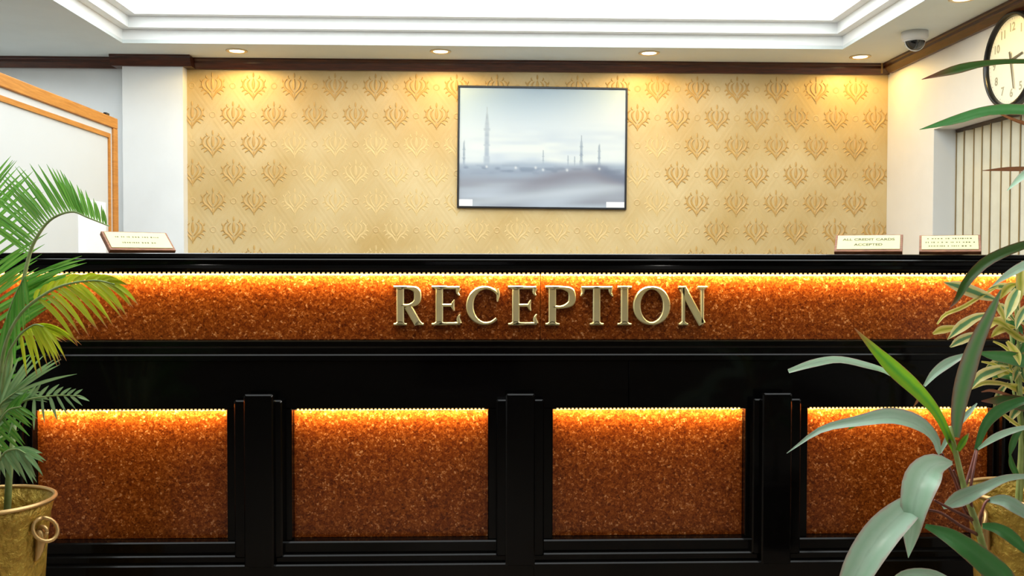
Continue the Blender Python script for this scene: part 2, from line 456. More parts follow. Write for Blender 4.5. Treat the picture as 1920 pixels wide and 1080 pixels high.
# right wall with the window recess
YW1 = 5.62; WX = XR + 0.155
for _ in range(1):
    # far jamb position: the wall edge shows at pixel 1748
    lo_, hi_ = 3.0, 6.2
    for _i in range(40):
        mid = (lo_ + hi_) / 2
        pxv = 960 + F_PX * ((cam_rot.transposed() @ (Vector((XR, mid, 1.3)) - CAM)).x / -(cam_rot.transposed() @ (Vector((XR, mid, 1.3)) - CAM)).z)
        if pxv > 1748: lo_ = mid
        else: hi_ = mid
    YW1 = (lo_ + hi_) / 2
YW0 = 3.75
ZW1 = UZ(243, YW1, 1780); ZW0 = 0.85
wr = MB()
wr.box(XR, XR + 0.3, YF, YW0, 0, ZC + 0.3)
wr.box(XR, XR + 0.3, YW1, YB, 0, ZC + 0.3)
wr.box(XR, XR + 0.3, YW0, YW1, ZW1, ZC + 0.3)
wr.box(XR, XR + 0.3, YW0, YW1, 0, ZW0)
wall_right = struct(wr.build('wall_right', 'warm_wall'))
win = bpy.data.objects.new('window_1', None); C.objects.link(win); win.location = (WX, (YW0 + YW1) / 2, ZW0); ROOT[win.name] = tuple(win.location)
struct(win)
wf = MB()
x0, x1 = XR + 0.22, XR + 0.27
wf.box(x0, x1, YW0 + 0.001, YW0 + 0.06, ZW0 + 0.001, ZW1 - 0.001); wf.box(x0, x1, YW1 - 0.06, YW1 - 0.001, ZW0 + 0.001, ZW1 - 0.001)
wf.box(x0, x1, YW0 + 0.06, YW1 - 0.06, ZW1 - 0.06, ZW1 - 0.001); wf.box(x0, x1, YW0 + 0.06, YW1 - 0.06, ZW0 + 0.001, ZW0 + 0.06)
wf.box(x0, x1, (YW0 + YW1) / 2 - 0.025, (YW0 + YW1) / 2 + 0.025, ZW0 + 0.06, ZW1 - 0.06)
wf.build('window_frame', 'window_frame_white', win)
MB().box(x0 + 0.02, x0 + 0.026, YW0 + 0.06, (YW0 + YW1) / 2 - 0.025, ZW0 + 0.06, ZW1 - 0.06).build('pane', 'glass', win)
MB().box(x0 + 0.02, x0 + 0.026, (YW0 + YW1) / 2 + 0.025, YW1 - 0.06, ZW0 + 0.06, ZW1 - 0.06).build('pane', 'glass', win)
MB().box(XR + 0.001, XR + 0.22, YW0 + 0.001, YW1 - 0.001, ZW0 - 0.0, ZW0 + 0.02).build('window_sill', 'window_frame_white', win)
# painted reveal lining of the recess
MB().box(XR + 0.0005, XR + 0.215, YW1 - 0.006, YW1 - 0.0005, ZW0 + 0.021, ZW1 - 0.001).build('reveal_lining', 'window_frame_white', win)

# ceiling: flat soffit ring with a two-step recess and a luminous panel
TY0 = 1.70
def on_level(px, py, z):
    d = cam_rot @ Vector(((px - 960) / F_PX, (540 - py) / F_PX, -1.0)); return CAM + d * ((z - CAM.z) / d.z)
TY1 = on_level(960, 87, ZC).y
TX0, TX1 = UX(230, TY1, 81), UX(1580, TY1, 85)
ZS1 = UZ(62, TY1); ZS2 = UZ(37, TY1 - 0.055); ZS3 = ZS2 + 0.05
ce = MB()
def ring(mb, o, i, z0, z1):
    (ax0, ax1, ay0, ay1), (bx0, bx1, by0, by1) = o, i
    mb.box(ax0, bx0, ay0, ay1, z0, z1); mb.box(bx1, ax1, ay0, ay1, z0, z1)
    mb.box(bx0, bx1, ay0, by0, z0, z1); mb.box(bx0, bx1, by1, ay1, z0, z1)
OUT = (XL, XR, YF, YB)
T1 = (TX0, TX1, TY0, TY1)
st = 0.055
T2 = (TX0 + st, TX1 - st, TY0 + st, TY1 - st)
T3 = (TX0 + 2 * st, TX1 - 2 * st, TY0 + 2 * st, TY1 - 2 * st)
ring(ce, OUT, T1, ZC, ZC + 0.02)
ceiling = struct(ce.build('ceiling', 'ceiling_paint'))
e = 0.10
def grow(t, d): return (t[0] - d, t[1] + d, t[2] - d, t[3] + d)
t1 = MB(); ring(t1, grow(T1, e), T1, ZC + 0.0205, ZS1); t1.build('tray_step', 'tray_paint', ceiling)
# thin shadow-line lips on each step, as plastered edges
t2 = MB(); ring(t2, grow(T1, e), T2, ZS1 + 0.0005, ZS2); t2.build('tray_step', 'tray_paint', ceiling)
t3 = MB(); ring(t3, grow(T1, e), T3, ZS2 + 0.0005, ZS3); t3.build('tray_step', 'tray_paint', ceiling)
lp = MB().box(T3[0] - 0.05, T3[1] + 0.05, T3[2] - 0.05, T3[3] + 0.05, ZS3 + 0.001, ZS3 + 0.03).build('ceiling_light_panel', 'ceiling_glow')
tag(lp, 'large glowing white light panel filling the stepped ceiling recess', 'light panel')

# dark wooden cornice under the ceiling
CH = ZC - UZ(133.5, YB - 0.03)
def cornice_prof(d, s):
    """profile in (offset from wall, z): s flips the direction"""
    z = ZC - 0.0005; h = CH
    p = [(0, z), (0.060, z), (0.060, z - 0.012), (0.052, z - 0.018), (0.052, z - 0.034), (0.036, z - 0.050), (0.030, z - 0.056), (0.030, z - h + 0.012), (0.020, z - h), (0, z - h)]
    return [(d + s * a, b_) for a, b_ in p]
def cornice(n, axis, d, s, a0, a1):
    o = MB().prism(cornice_prof(d, s), axis, a0, a1).build('trim_%d' % n, 'cornice_wood'); return struct(o)
cornice(1, 'x', YB - 0.005, -1, PIL1 + 0.062, XR - 0.001)
cornice(2, 'y', XR - 0.0005, -1, YF + 0.01, YB - 0.067)
cornice(3, 'x', YB - 0.005, -1, XL + 0.062, PIL0 - 0.062)
t4 = MB().prism(cornice_prof(YP, -1), 'x', PIL0 - 0.061, PIL1 + 0.061)
t4.box(PIL0 - 0.060, PIL0 - 0.001, YP, YB - 0.006, ZC - CH, ZC - 0.001); t4.box(PIL1 + 0.001, PIL1 + 0.060, YP, YB - 0.006, ZC - CH, ZC - 0.001)
struct(t4.build('trim_4', 'cornice_wood'))
cornice(5, 'y', XL + 0.0005, 1, YF + 0.01, YB - 0.067)
mj = MB().box(XR - 0.075, XR - 0.066, YB - 0.075, YB - 0.066, ZC - CH - 0.002, ZC - 0.002).build('trim_6', 'pot_rim'); struct(mj)
struct(MB().box(PIL1 + 0.001, XR - 0.001, YB - 0.018, YB - 0.0045, 0.0, 0.10).build('baseboard_back', 'cornice_wood'))
struct(MB().box(XR - 0.014, XR - 0.0005, YF, YB - 0.019, 0.0, 0.10).build('baseboard_right', 'cornice_wood'))


# embossed damask motifs on the wallpaper
def ridge(mb, pts, wid, h, n=8):
    """rounded ridge along a 2D path in (x,z), standing towards -y"""
    P = smooth_path([Vector((p[0], 0, p[1])) for p in pts], n)
    rows = []
    for i, p in enumerate(P):
        t = (P[min(i + 1, n - 1)] - P[max(i - 1, 0)]).normalized(); a = Vector((t.z, 0, -t.x))
        k = i / (n - 1); ww = wid * (0.25 + 0.75 * math.sin(math.pi * min(1, max(0.0, 0.08 + 0.9 * k))))
        rows.append([p - a * ww / 2, p - a * ww * 0.22 + Vector((0, -h, 0)), p + a * ww * 0.22 + Vector((0, -h, 0)), p + a * ww / 2])
    vs = [q for r in rows for q in r]; fs = []
    for i in range(n - 1):
        for k in range(3): fs.append((i * 4 + k, i * 4 + k + 1, (i + 1) * 4 + k + 1, (i + 1) * 4 + k))
    mb.add(vs, fs)
mo = MB()
for s in (-1, 1):
    ridge(mo, [(0.004 * s, -0.075), (0.026 * s, -0.040), (0.060 * s, -0.012), (0.064 * s, 0.024), (0.045 * s, 0.046)], 0.017, 0.005)
    ridge(mo, [(0.006 * s, -0.040), (0.030 * s, -0.010), (0.036 * s, 0.022), (0.020 * s, 0.042)], 0.014, 0.005)
    ridge(mo, [(0.030 * s, -0.042), (0.048 * s, -0.050), (0.056 * s, -0.060)], 0.012, 0.004, 5)
    ridge(mo, [(0.046 * s, -0.026), (0.064 * s, -0.030), (0.074 * s, -0.040)], 0.012, 0.004, 5)
    ridge(mo, [(0.061 * s, -0.006), (0.074 * s, -0.006), (0.084 * s, -0.014)], 0.011, 0.004, 5)
    ridge(mo, [(0.062 * s, 0.022), (0.074 * s, 0.030), (0.076 * s, 0.042)], 0.010, 0.004, 5)
    ridge(mo, [(0.030 * s, 0.046), (0.040 * s, 0.056), (0.038 * s, 0.068)], 0.010, 0.004, 5)
ridge(mo, [(0, -0.020), (0, 0.012), (0, 0.048)], 0.022, 0.006, 7)
ridge(mo, [(0, 0.054), (0, 0.070), (0, 0.086)], 0.013, 0.005, 6)
ridge(mo, [(0, -0.092), (0, -0.070), (0, -0.045)], 0.012, 0.004, 5)
mat('motif_gold', (0.55, 0.345, 0.11), 0.38, spec=0.5, var=0.12, scale=8)
mat('motif_pale', (0.66, 0.48, 0.21), 0.42, spec=0.45, var=0.06, scale=8)
motif_me = mo.mesh('wallpaper_motif', 'motif_gold', True)
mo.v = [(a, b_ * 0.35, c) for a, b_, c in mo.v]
pale_me = mo.mesh('wallpaper_motif', 'motif_pale', True)      # paler, flatter copy set round the picture
PX0, PX1 = UX(857, YB, 280), UX(1174, YB, 280); PZ0, PZ1 = UZ(392, YB, 1015), UZ(163.5, YB, 1015)
for r_ in range(-1, 7):
    z = MZ0 - r_ * MPZ
    if z > ZC - CH - 0.06 or z < 0.98: continue
    for k in range(-2, 19):
        x = MX0 + (k + (0.5 if r_ % 2 else 0.0)) * MPX
        if x < PIL1 + 0.03 or x > XR - 0.03: continue
        if PX0 + 0.02 < x < PX1 - 0.02 and PZ0 + 0.02 < z < PZ1 - 0.02: continue
        muted = r_ >= 2 and UX(540 - 30 * (r_ % 3), YB) < x < UX(1275 + 25 * (r_ % 3 - 1), YB)
        o = bpy.data.objects.new('wallpaper_motif', pale_me if muted else motif_me); C.objects.link(o); o.parent = wall_back; o.location = (x, YB - 0.004, z)


# ------------------------------------------------------------------ reception counter
YS, YU, YFA, YL = 2.975, 3.05, 2.985, 3.03
CX0, CX1 = UX(-75, 3.0), UX(1995, 3.0)
zc = lambda py, Y: UZ(py, Y)
ZT = zc(475.5, YS)
counter = thing('reception_counter', ((CX0 + CX1) / 2, 3.3, 0), 'long black stone reception counter with glowing speckled brown granite panels', 'counter')
BACK = 3.62
ZSB = zc(510, YS)
ZUB = zc(637, YU)                      # foot of the upper granite band
body = MB(); body.box(CX0 + 0.01, CX1 - 0.01, YU + 0.025, BACK - 0.02, 0, ZSB - 0.0005); body.build('body', 'black_stone', counter)
# countertop with a moulded front edge
zt, zb = ZT, ZSB
zm1 = zc(483, YS); zm2 = zc(490, YS); zm3 = zc(498, YS); zm4 = zc(504, YS)
pr = [(BACK, zt), (YS + 0.020, zt), (YS + 0.013, zt - 0.002), (YS + 0.010, zm1), (YS + 0.012, zm1 - 0.003), (YS + 0.004, zm1 - 0.005), (YS, (zm1 + zm2) / 2 - 0.002), (YS + 0.002, zm2),
      (YS + 0.012, zm2 - 0.002), (YS + 0.012, zm3 + 0.002), (YS + 0.006, zm3), (YS + 0.003, zm4), (YS + 0.006, zb + 0.004), (YS + 0.010, zb), (BACK, zb)]
MB().prism(pr, 'x', CX0 - 0.02, CX1 + 0.02).build('countertop', 'black_stone', counter)
# upper granite band: two slabs with a joint at pixel 1013
XJ = UX(1013, YU, 570)
for a, b_ in ((CX0 + 0.012, XJ - 0.0008), (XJ + 0.0008, CX1 - 0.012)):
    MB().bbox(a, b_, YU, YU + 0.024, ZUB + 0.0005, ZSB - 0.0005, 0.0008).build('granite_slab', 'red_granite', counter)
# ledge moulding under it: three stepped fillets
y1, y2, y3 = YU - 0.022, YU - 0.040, YU - 0.060
z1 = ZUB; z2 = zc(650, y2); z3 = zc(664, y3); z4 = zc(676, y3)
pr = [(YU + 0.024, z1), (y1 + 0.004, z1), (y1, z1 - 0.004), (y1, z2 + 0.001), (y2 + 0.004, z2), (y2, z2 - 0.004), (y2, z3 + 0.001), (y3 + 0.004, z3), (y3, z3 - 0.004), (y3, z4), (YU + 0.024, z4)]
MB().prism(pr, 'x', CX0 + 0.004, CX1 - 0.004).build('ledge_moulding', 'black_stone', counter)
# black fascia of two slabs, joint at pixel 1180
ZP1 = zc(766, YFA)                     # head of the lower panels
XJ2 = UX(1180, YFA, 710)
YFF = y3 + 0.006
for a, b_ in ((CX0 + 0.006, XJ2 - 0.0006), (XJ2 + 0.0006, CX1 - 0.006)):
    MB().bbox(a, b_, YFF, YU + 0.024, ZP1, z4 - 0.0004, 0.0012).build('fascia_slab', 'black_stone', counter)
# base mouldings
ZP0 = zc(1012, 2.99)
b1, b2, b3 = 2.985, 2.966, 2.948
q1 = ZP0; q2 = zc(1038, b2); q3 = zc(1056, b3)
pr = [(YU + 0.024, q1), (b1 + 0.004, q1), (b1, q1 - 0.004), (b1, q2 + 0.001), (b2 + 0.004, q2), (b2, q2 - 0.004), (b2, q3 + 0.001), (b3 + 0.004, q3), (b3, q3 - 0.004), (b3, 0.10), (YU + 0.024, 0.10)]
XJ3 = UX(1001, b3, 1070)
for a, b_ in ((CX0 + 0.002, XJ3 - 0.0006), (XJ3 + 0.0006, CX1 - 0.002)):
    MB().prism(pr, 'x', a, b_).build('base_moulding', 'black_stone', counter)
MB().box(CX0 + 0.03, CX1 - 0.03, b3 + 0.05, BACK - 0.03, 0, 0.0995).build('plinth', 'black_stone', counter)
# pilasters: three stepped plates each
PIL = [(-62, 58), (424, 546), (915.5, 1037), (1399, 1516), (1865, 1985)]
for a, b_ in PIL:
    mx = (a + b_) / 2
    p = MB()
    xa, xb = UX(a, b1, 890), UX(b_, b1, 890)
    p.bbox(xa, xb, YFF + 0.001, YU + 0.024, ZP0 + 0.0004, ZP1 - 0.0004, 0.0016)
    p.bbox(UX(mx - 46, b2 - 0.006, 890), UX(mx + 44, b2 - 0.006, 890), b2 - 0.006, YFF + 0.0025, zc(1042, b2), zc(749, b2), 0.004)
    p.bbox(UX(mx - 28, b3 - 0.010, 890), UX(mx + 27, b3 - 0.010, 890), b3 - 0.010, b2 - 0.004, zc(1060, b3), zc(738, b3), 0.004)
    p.build('pilaster', 'black_stone', counter)
# lower granite panels, recessed
PAN = [(58, 424), (546, 915.5), (1037, 1399), (1516, 1865)]
def led(parent, xa, xb, y, z, pitch, chip):
    """a strip of LED chips under a stone edge, with its light"""
    s = MB().box(xa + 0.001, xb - 0.001, y - 0.012, y - 0.0005, z - 0.0075, z - 0.0003).build('led_strip', 'led_backing', parent)
    ch = MB(); n = int((xb - xa - 0.02) / pitch)
    for i in range(n):
        x = xa + 0.01 + (i + 0.5) * (xb - xa - 0.02) / n
        ch.box(x - chip / 2, x + chip / 2, y - 0.0145, y - 0.0121, z - 0.0078, z - 0.0022)
    tag(ch.build('led_chips', 'led_glow', s, fix=False), kind='stuff')
    ld = bpy.data.lights.new('led_light', 'AREA'); ld.shape = 'RECTANGLE'; ld.size = xb - xa - 0.01; ld.size_y = 0.008
    ld.energy = LED_W * (xb - xa); ld.color = (1.0, 0.72, 0.34)
    lo = bpy.data.objects.new('led_light', ld); C.objects.link(lo); lo.parent = s
    o = ROOT[parent.name]
    lo.location = ((xa + xb) / 2 - o[0], y - 0.017 - o[1], z - 0.009 - o[2]); lo.rotation_euler = (R(42), 0, 0)
for a, b_ in PAN:
    xa, xb = UX(a, b1, 890), UX(b_, b1, 890)
    MB().bbox(xa + 0.0005, xb - 0.0005, YL, YU + 0.024, ZP0 + 0.0005, ZP1 - 0.0004, 0.0008).build('granite_panel', 'red_granite', counter)
    led(counter, xa, xb, YL, ZP1, 0.012, 0.006)
led(counter, CX0 + 0.02, CX1 - 0.02, YU, ZSB, 0.0150, 0.0075)

# RECEPTION lettering
def stroke(mb, pts, wid, n=None, d=0.016, c=None, sx=1, sz=1, ox=0, oz=0):
    """bevelled bar along a 2D path; coordinates in letter units scaled to metres"""
    if n is None: n = len(pts) if len(pts) == 2 else 6 * len(pts)
    P = smooth_path([Vector((ox + p[0] * sx, 0, oz + p[1] * sz)) for p in pts], n)
    W = smooth_path([Vector((q, 0, 0)) for q in wid], n) if len(wid) > 1 else [Vector((wid[0], 0, 0))] * n
    rows = []
    for i, p in enumerate(P):
        t = (P[min(i + 1, n - 1)] - P[max(i - 1, 0)]).normalized(); a = Vector((t.z, 0, -t.x))
        h = W[i].x * sz / 2; k = min(0.0032, h * 0.6)
        Y = lambda q: Vector((0, -q, 0))
        rows.append([p - a * h, p - a * h + Y(d - k), p - a * (h - k) + Y(d), p + a * (h - k) + Y(d), p + a * h + Y(d - k), p + a * h])
    vs = [q for r in rows for q in r]; fs = []
    for i in range(n - 1):
        for k in range(5): fs.append((i * 6 + k, i * 6 + k + 1, (i + 1) * 6 + k + 1, (i + 1) * 6 + k))
    fs.append(tuple(range(6))); fs.append(tuple((n - 1) * 6 + k for k in range(6)))
    mb.add(vs, fs)
T_, H_ = 0.19, 0.075          # thick and thin stroke in cap heights
def serif(S, x, z, w_, up):
    S([(x - w_ / 2, z), (x + w_ / 2, z)], [0.055])
    s = 0.06 * up
    S([(x - w_ * 0.30, z + s * 0.3), (x, z + s * 1.2)], [0.05]); S([(x + w_ * 0.30, z + s * 0.3), (x, z + s * 1.2)], [0.05])
def L_I(S, x): S([(x, 0.02), (x, 0.98)], [T_]); serif(S, x, 0.028, 0.36, 1); serif(S, x, 0.972, 0.36, -1)
def bowl(S, x, ztop, zbot, r):
    zm = (ztop + zbot) / 2
    pts = [(x, ztop - 0.035), (x + r * 0.50, ztop - 0.04), (x + r * 0.92, ztop - (ztop - zbot) * 0.24), (x + r * 0.92, zbot + (ztop - zbot) * 0.28), (x + r * 0.50, zbot + 0.04), (x, zbot + 0.035)]
    S(pts, [H_, H_ * 1.2, T_ * 0.95, T_ * 0.95, H_ * 1.2, H_])
def arm(S, x0, x1, z, tip, zt_):
    S([(x0, z), (x1, z)], [H_]); S([(x1 - 0.015, z), (x1 - 0.045 if zt_ > 0 else x1 - 0.045, z + zt_ * 0.6), (x1 + 0.0, z + zt_)], [0.13, 0.08, 0.03], 6)
def letter_R(S): L_I(S, 0.19); bowl(S, 0.22, 0.99, 0.47, 0.46); S([(0.40, 0.48), (0.68, 0.03)], [T_]); serif(S, 0.70, 0.028, 0.26, 1)
def letter_P(S): L_I(S, 0.19); bowl(S, 0.22, 0.99, 0.43, 0.50)
def letter_E(S):
    L_I(S, 0.19); arm(S, 0.19, 0.66, 0.955, 1, -0.20); arm(S, 0.19, 0.68, 0.045, 1, 0.24)
    S([(0.25, 0.51), (0.50, 0.51)], [H_]); S([(0.54, 0.37), (0.50, 0.51), (0.54, 0.65)], [0.03, 0.10, 0.03], 9)
def letter_C(S):
    pts = [(0.50 + 0.40 * math.cos(R(a)), 0.5 + 0.455 * math.sin(R(a))) for a in range(38, 324, 12)]
    S(pts, [H_ if abs(((a + 90) % 180) - 90) > 60 and (a < 60 or a > 300) else (H_ + (T_ - H_) * max(0, -math.cos(R(a))) ** 1.2) for a in range(38, 324, 12)])
    S([(0.80, 0.60), (0.82, 0.78), (0.81, 0.94)], [0.03, 0.09, 0.04], 6)
def letter_T(S):
    S([(0.42, 0.02), (0.42, 0.98)], [T_]); serif(S, 0.42, 0.028, 0.36, 1)
    S([(0.02, 0.955), (0.82, 0.955)], [H_])
    S([(0.05, 0.955), (0.055, 0.84), (0.0, 0.74)], [0.12, 0.08, 0.03], 6); S([(0.79, 0.955), (0.785, 0.84), (0.84, 0.74)], [0.12, 0.08, 0.03], 6)
def letter_I(S): L_I(S, 0.19)
def letter_O(S):
    A = list(range(0, 361, 12))
    S([(0.5 + 0.40 * math.cos(R(a)), 0.5 + 0.455 * math.sin(R(a))) for a in A], [H_ + (T_ - H_) * abs(math.cos(R(a))) ** 1.2 for a in A])
def letter_N(S):
    S([(0.15, 0.02), (0.15, 0.96)], [0.09]); S([(0.72, 0.06), (0.72, 0.98)], [0.09]); S([(0.13, 0.95), (0.72, 0.03)], [T_])
    serif(S, 0.15, 0.028, 0.28, 1); serif(S, 0.72, 0.972, 0.28, -1); S([(0.0, 0.972), (0.2, 0.972)], [0.055])
LET = [('R', 737.5, 795, letter_R, 0, 0.84), ('E', 808.5, 864.5, letter_E, 0, 0.70), ('C', 875, 938.5, letter_C, 0.02, 0.88), ('E', 952, 1008, letter_E, 0, 0.70), ('P', 1022, 1077.5, letter_P, 0, 0.77),
       ('T', 1088, 1150, letter_T, -0.01, 0.86), ('I', 1158, 1184, letter_I, 0.01, 0.37), ('O', 1187, 1257, letter_O, 0.0, 1.0), ('N', 1272, 1325.5, letter_N, 0.0, 0.86)]
ZL0, ZL1 = zc(610, YU - 0.016), zc(536, YU - 0.016)
sign = thing('reception_lettering', (UX(1030, YU, 570), YU, ZL0), 'raised gold serif letters spelling RECEPTION on the counter front', 'lettering')
for ch, pa, pb, fn, ux0, ux1 in LET:
    xa, xb = UX(pa, YU - 0.012, 570), UX(pb, YU - 0.012, 570)
    k = (xb - xa) / (ux1 - ux0); H = ZL1 - ZL0
    mb = MB()
    def S(pts, wid, n=None): stroke(mb, pts, wid, n, sx=k, sz=H, ox=xa - ux0 * k, oz=ZL0)
    fn(S)
    mb.v = [(x, y + YU - 0.0005, z) for x, y, z in mb.v]
    mb.build('letter', 'brass', sign)


# ------------------------------------------------------------------ signs on the countertop
def desk_sign(px, Y, yaw, tilt, w_, h_, lines, label, ink_w):
    p = Vector((UX(px, Y, 475), Y, ZT))
    rot = Matrix.Rotation(yaw, 3, 'Z')
    t = thing('desk_sign', p, label, 'sign', 'wooden desk signs on the countertop', rot)
    T = Matrix.Rotation(-tilt, 3, 'X')           # lean back
    th = 0.016
    def tilted(mb): mb.v = [tuple(T @ Vector(q)) for q in mb.v]; return mb
    bl = tilted(MB().bbox(-w_ / 2, w_ / 2, 0, th, 0.0, h_, 0.0015))
    mz = min(q[2] for q in bl.v); sh = -mz + 0.0004
    def lift(mb): mb.v = [(a, b_, c + sh) for a, b_, c in mb.v]; return mb
    lift(bl).build('backing_block', 'sign_wood', t)
    fc = lift(tilted(MB().bbox(-w_ / 2 + 0.008, w_ / 2 - 0.008, -0.002, -0.0002, 0.010, h_ - 0.006, 0.0006))).build('face_plate', 'sign_face', t)
    # prop foot behind the leaning block
    dy = math.sin(tilt) * h_; zz = math.cos(tilt) * h_
    MB().prism([(th * math.cos(tilt) + 0.004, 0.0004), (dy + 0.012, 0.0004), (dy + 0.010, zz - 0.012 + sh)], 'x', -w_ * 0.3, w_ * 0.3).build('prop_foot', 'sign_wood', t)
    for i, (txt, wd) in enumerate(lines):
        zc_ = 0.010 + (h_ - 0.016) * (1 - (i + 0.85) / (len(lines) + 0.7))
        if txt.startswith('~'):                       # worn unreadable print: short ink marks
            mb = MB(); rr = random.Random(len(label) + i); x = -wd / 2
            while x < wd / 2:
                l = rr.uniform(0.004, 0.009); hh = rr.uniform(0.004, 0.007)
                mb.box(x, x + l * 0.7, -0.0024, -0.0021, zc_ - hh / 2, zc_ + hh / 2); x += l + rr.choice((0.001, 0.002, 0.007))
            o = lift(tilted(mb)).build('print_line', 'sign_ink', fc)
        else:
            me = text_mesh(txt, 0.016, 'sign_ink', 'print_line', wd)
            MT = Matrix.Translation((0, 0, sh)) @ T.to_4x4() @ Matrix.Translation((0, -0.0023, zc_)) @ Matrix.Rotation(R(90), 4, 'X')
            me.transform(MT); o = link('print_line', me, fc)
desk_sign(270, 3.20, R(43), R(50), 0.222, 0.096, [('~', 0.15), ('~', 0.12)], 'wooden desk sign turned sideways at the palm end of the countertop', 0.15)
desk_sign(1627, 3.16, R(-25), R(50), 0.214, 0.090, [('ALL CREDIT CARDS', 0.165), ('ACCEPTED', 0.09)], 'cream desk sign reading ALL CREDIT CARDS ACCEPTED on the countertop', 0.16)
desk_sign(1781, 3.16, R(-25), R(50), 0.190, 0.090, [('~', 0.14), ('~', 0.15), ('~', 0.13)], 'cream desk sign with three faded lines, nearest the blinds', 0.15)


# ------------------------------------------------------------------ framed picture
pw, ph = PX1 - PX0, PZ1 - PZ0
pic = thing('framed_picture', Vector(((PX0 + PX1) / 2, YB - 0.0045, PZ0)), 'black framed pale blue print of minarets in mist on the patterned wall', 'picture', rot=Matrix.Rotation(R(0.45), 3, 'Y'))
fwid = 0.012
MB().bbox(-pw / 2, pw / 2, -0.022, -0.0002, 0, fwid, 0.002).build('frame_bar', 'picture_black', pic)
MB().bbox(-pw / 2, pw / 2, -0.022, -0.0002, ph - fwid, ph, 0.002).build('frame_bar', 'picture_black', pic)
MB().bbox(-pw / 2, -pw / 2 + fwid, -0.0219, -0.0003, fwid, ph - fwid, 0.002).build('frame_bar', 'picture_black', pic)
MB().bbox(pw / 2 - fwid, pw / 2, -0.0219, -0.0003, fwid, ph - fwid, 0.002).build('frame_bar', 'picture_black', pic)

def hash2(i, j):
    n = math.sin(i * 127.1 + j * 311.7) * 43758.5453; return n - math.floor(n)
def vnoise(x, y):
    i, j = math.floor(x), math.floor(y); u, v = x - i, y - j; u = u * u * (3 - 2 * u); v = v * v * (3 - 2 * v)
    return (hash2(i, j) * (1 - u) + hash2(i + 1, j) * u) * (1 - v) + (hash2(i, j + 1) * (1 - u) + hash2(i + 1, j + 1) * u) * v
def sm(a, b_, x): t = max(0, min(1, (x - a) / (b_ - a))); return t * t * (3 - 2 * t)
def mixc(a, b_, t): return tuple(p + (q - p) * t for p, q in zip(a, b_))
def s2l(c): return tuple(((q / 255 + 0.055) / 1.055) ** 2.4 if q > 10 else q / 255 / 12.92 for q in c)
MIN = [(0.165, 0.16, 0.68, 0.012), (0.028, 0.42, 0.70, 0.006), (0.735, 0.39, 0.66, 0.007), (0.843, 0.44, 0.66, 0.006), (0.505, 0.52, 0.66, 0.0035), (0.655, 0.56, 0.67, 0.003), (0.695, 0.57, 0.67, 0.003)]
def print_col(u, v):
    """u right, v down, both 0..1: pale misty sky, minarets, low rooftops"""
    n = vnoise(u * 3 + 2, v * 16 + 1) * 0.6 + vnoise(u * 9, v * 30) * 0.4
    sky = mixc((186, 212, 238), (218, 232, 244), sm(0.0, 0.40, v + 0.2 * (u - 0.4)))
    sky = mixc(sky, (232, 240, 240), sm(0.3, 0.55, v) * (1 - abs(u - 0.5)))
    sky = mixc(sky, (182, 200, 226), max(0, n - 0.45) * 1.3 * sm(0.2, 0.5, v))
    c = sky
    for mx, ztop, zb_, hw in MIN:
        if ztop < v < zb_:
            k = (v - ztop) / (zb_ - ztop)
            ww = hw * (0.15 + 0.85 * sm(0.0, 0.35, k)) * (1.4 if abs(k - 0.36) < 0.02 or abs(k - 0.62) < 0.02 or k > 0.80 else 1.0)
            a = 1 - sm(ww * 0.6, ww * 1.5, abs(u - mx))
            c = mixc(c, (160, 176, 198) if hw > 0.01 else (132, 150, 172), 0.8 * a * (0.65 + 0.35 * vnoise(v * 60, mx * 30)))
    hz = 0.615 + 0.03 * (vnoise(u * 5, 3.3) - 0.5) - 0.02 * sm(0.2, 0.45, u) * (1 - sm(0.5, 0.7, u))
    g = mixc((178, 194, 214), (146, 160, 182), sm(hz, hz + 0.14, v) * 0.8 + 0.5 * (n - 0.45))
    low = mixc((152, 158, 172), (186, 198, 214), vnoise(u * 4 + v * 6, v * 22))
    g = mixc(g, low, sm(0.70, 0.82, v))
    g = mixc(g, (120, 136, 158), 0.5 * sm(0.45, 0.75, vnoise(u * 26, v * 40)) * math.exp(-((v - 0.685) / 0.03) ** 2))
    ridge_ = 0.76 - 0.10 * sm(0.3, 0.75, u) + 0.07 * sm(0.78, 1.0, u)
    g = mixc(g, (138, 138, 152), 0.75 * math.exp(-((v - ridge_ - 0.06) / 0.055) ** 2) * sm(0.15, 0.6, u))
    g = mixc(g, (204, 216, 228), 0.55 * math.exp(-((v - 0.98 + 0.16 * u) / 0.04) ** 2))
    if u > 0.72: g = mixc(g, (114, 124, 148), 0.6 * sm(0.72, 0.85, u) * math.exp(-((v - 0.60 - 0.6 * (u - 0.72)) / 0.05) ** 2))
    c = mixc(c, g, sm(hz - 0.012, hz + 0.05, v))
    for lx, lv in ((0.505, 0.685), (0.165, 0.665), (0.65, 0.685), (0.845, 0.67), (0.34, 0.67), (0.46, 0.668)):
        c = mixc(c, (240, 244, 246), 0.8 * math.exp(-(((u - lx) / 0.007) ** 2 + ((v - lv) / 0.011) ** 2)))
    return tuple(q * 0.82 for q in s2l(c))
NU, NV = 200, 140
iw, ih = pw - 2 * fwid, ph - 2 * fwid
pm = bpy.data.meshes.new('print_sheet')
vs = [(-iw / 2 + iw * i / NU, -0.012, fwid + ih * (1 - j / NV)) for j in range(NV + 1) for i in range(NU + 1)]
fs = [(j * (NU + 1) + i, (j + 1) * (NU + 1) + i, (j + 1) * (NU + 1) + i + 1, j * (NU + 1) + i + 1) for j in range(NV) for i in range(NU)]
pm.from_pydata(vs, [], fs)
ca = pm.color_attributes.new('ink', 'FLOAT_COLOR', 'POINT')
flat = []
for j in range(NV + 1):
    for i in range(NU + 1): flat += list(print_col(i / NU, j / NV)) + [1.0]
ca.data.foreach_set('color', flat)
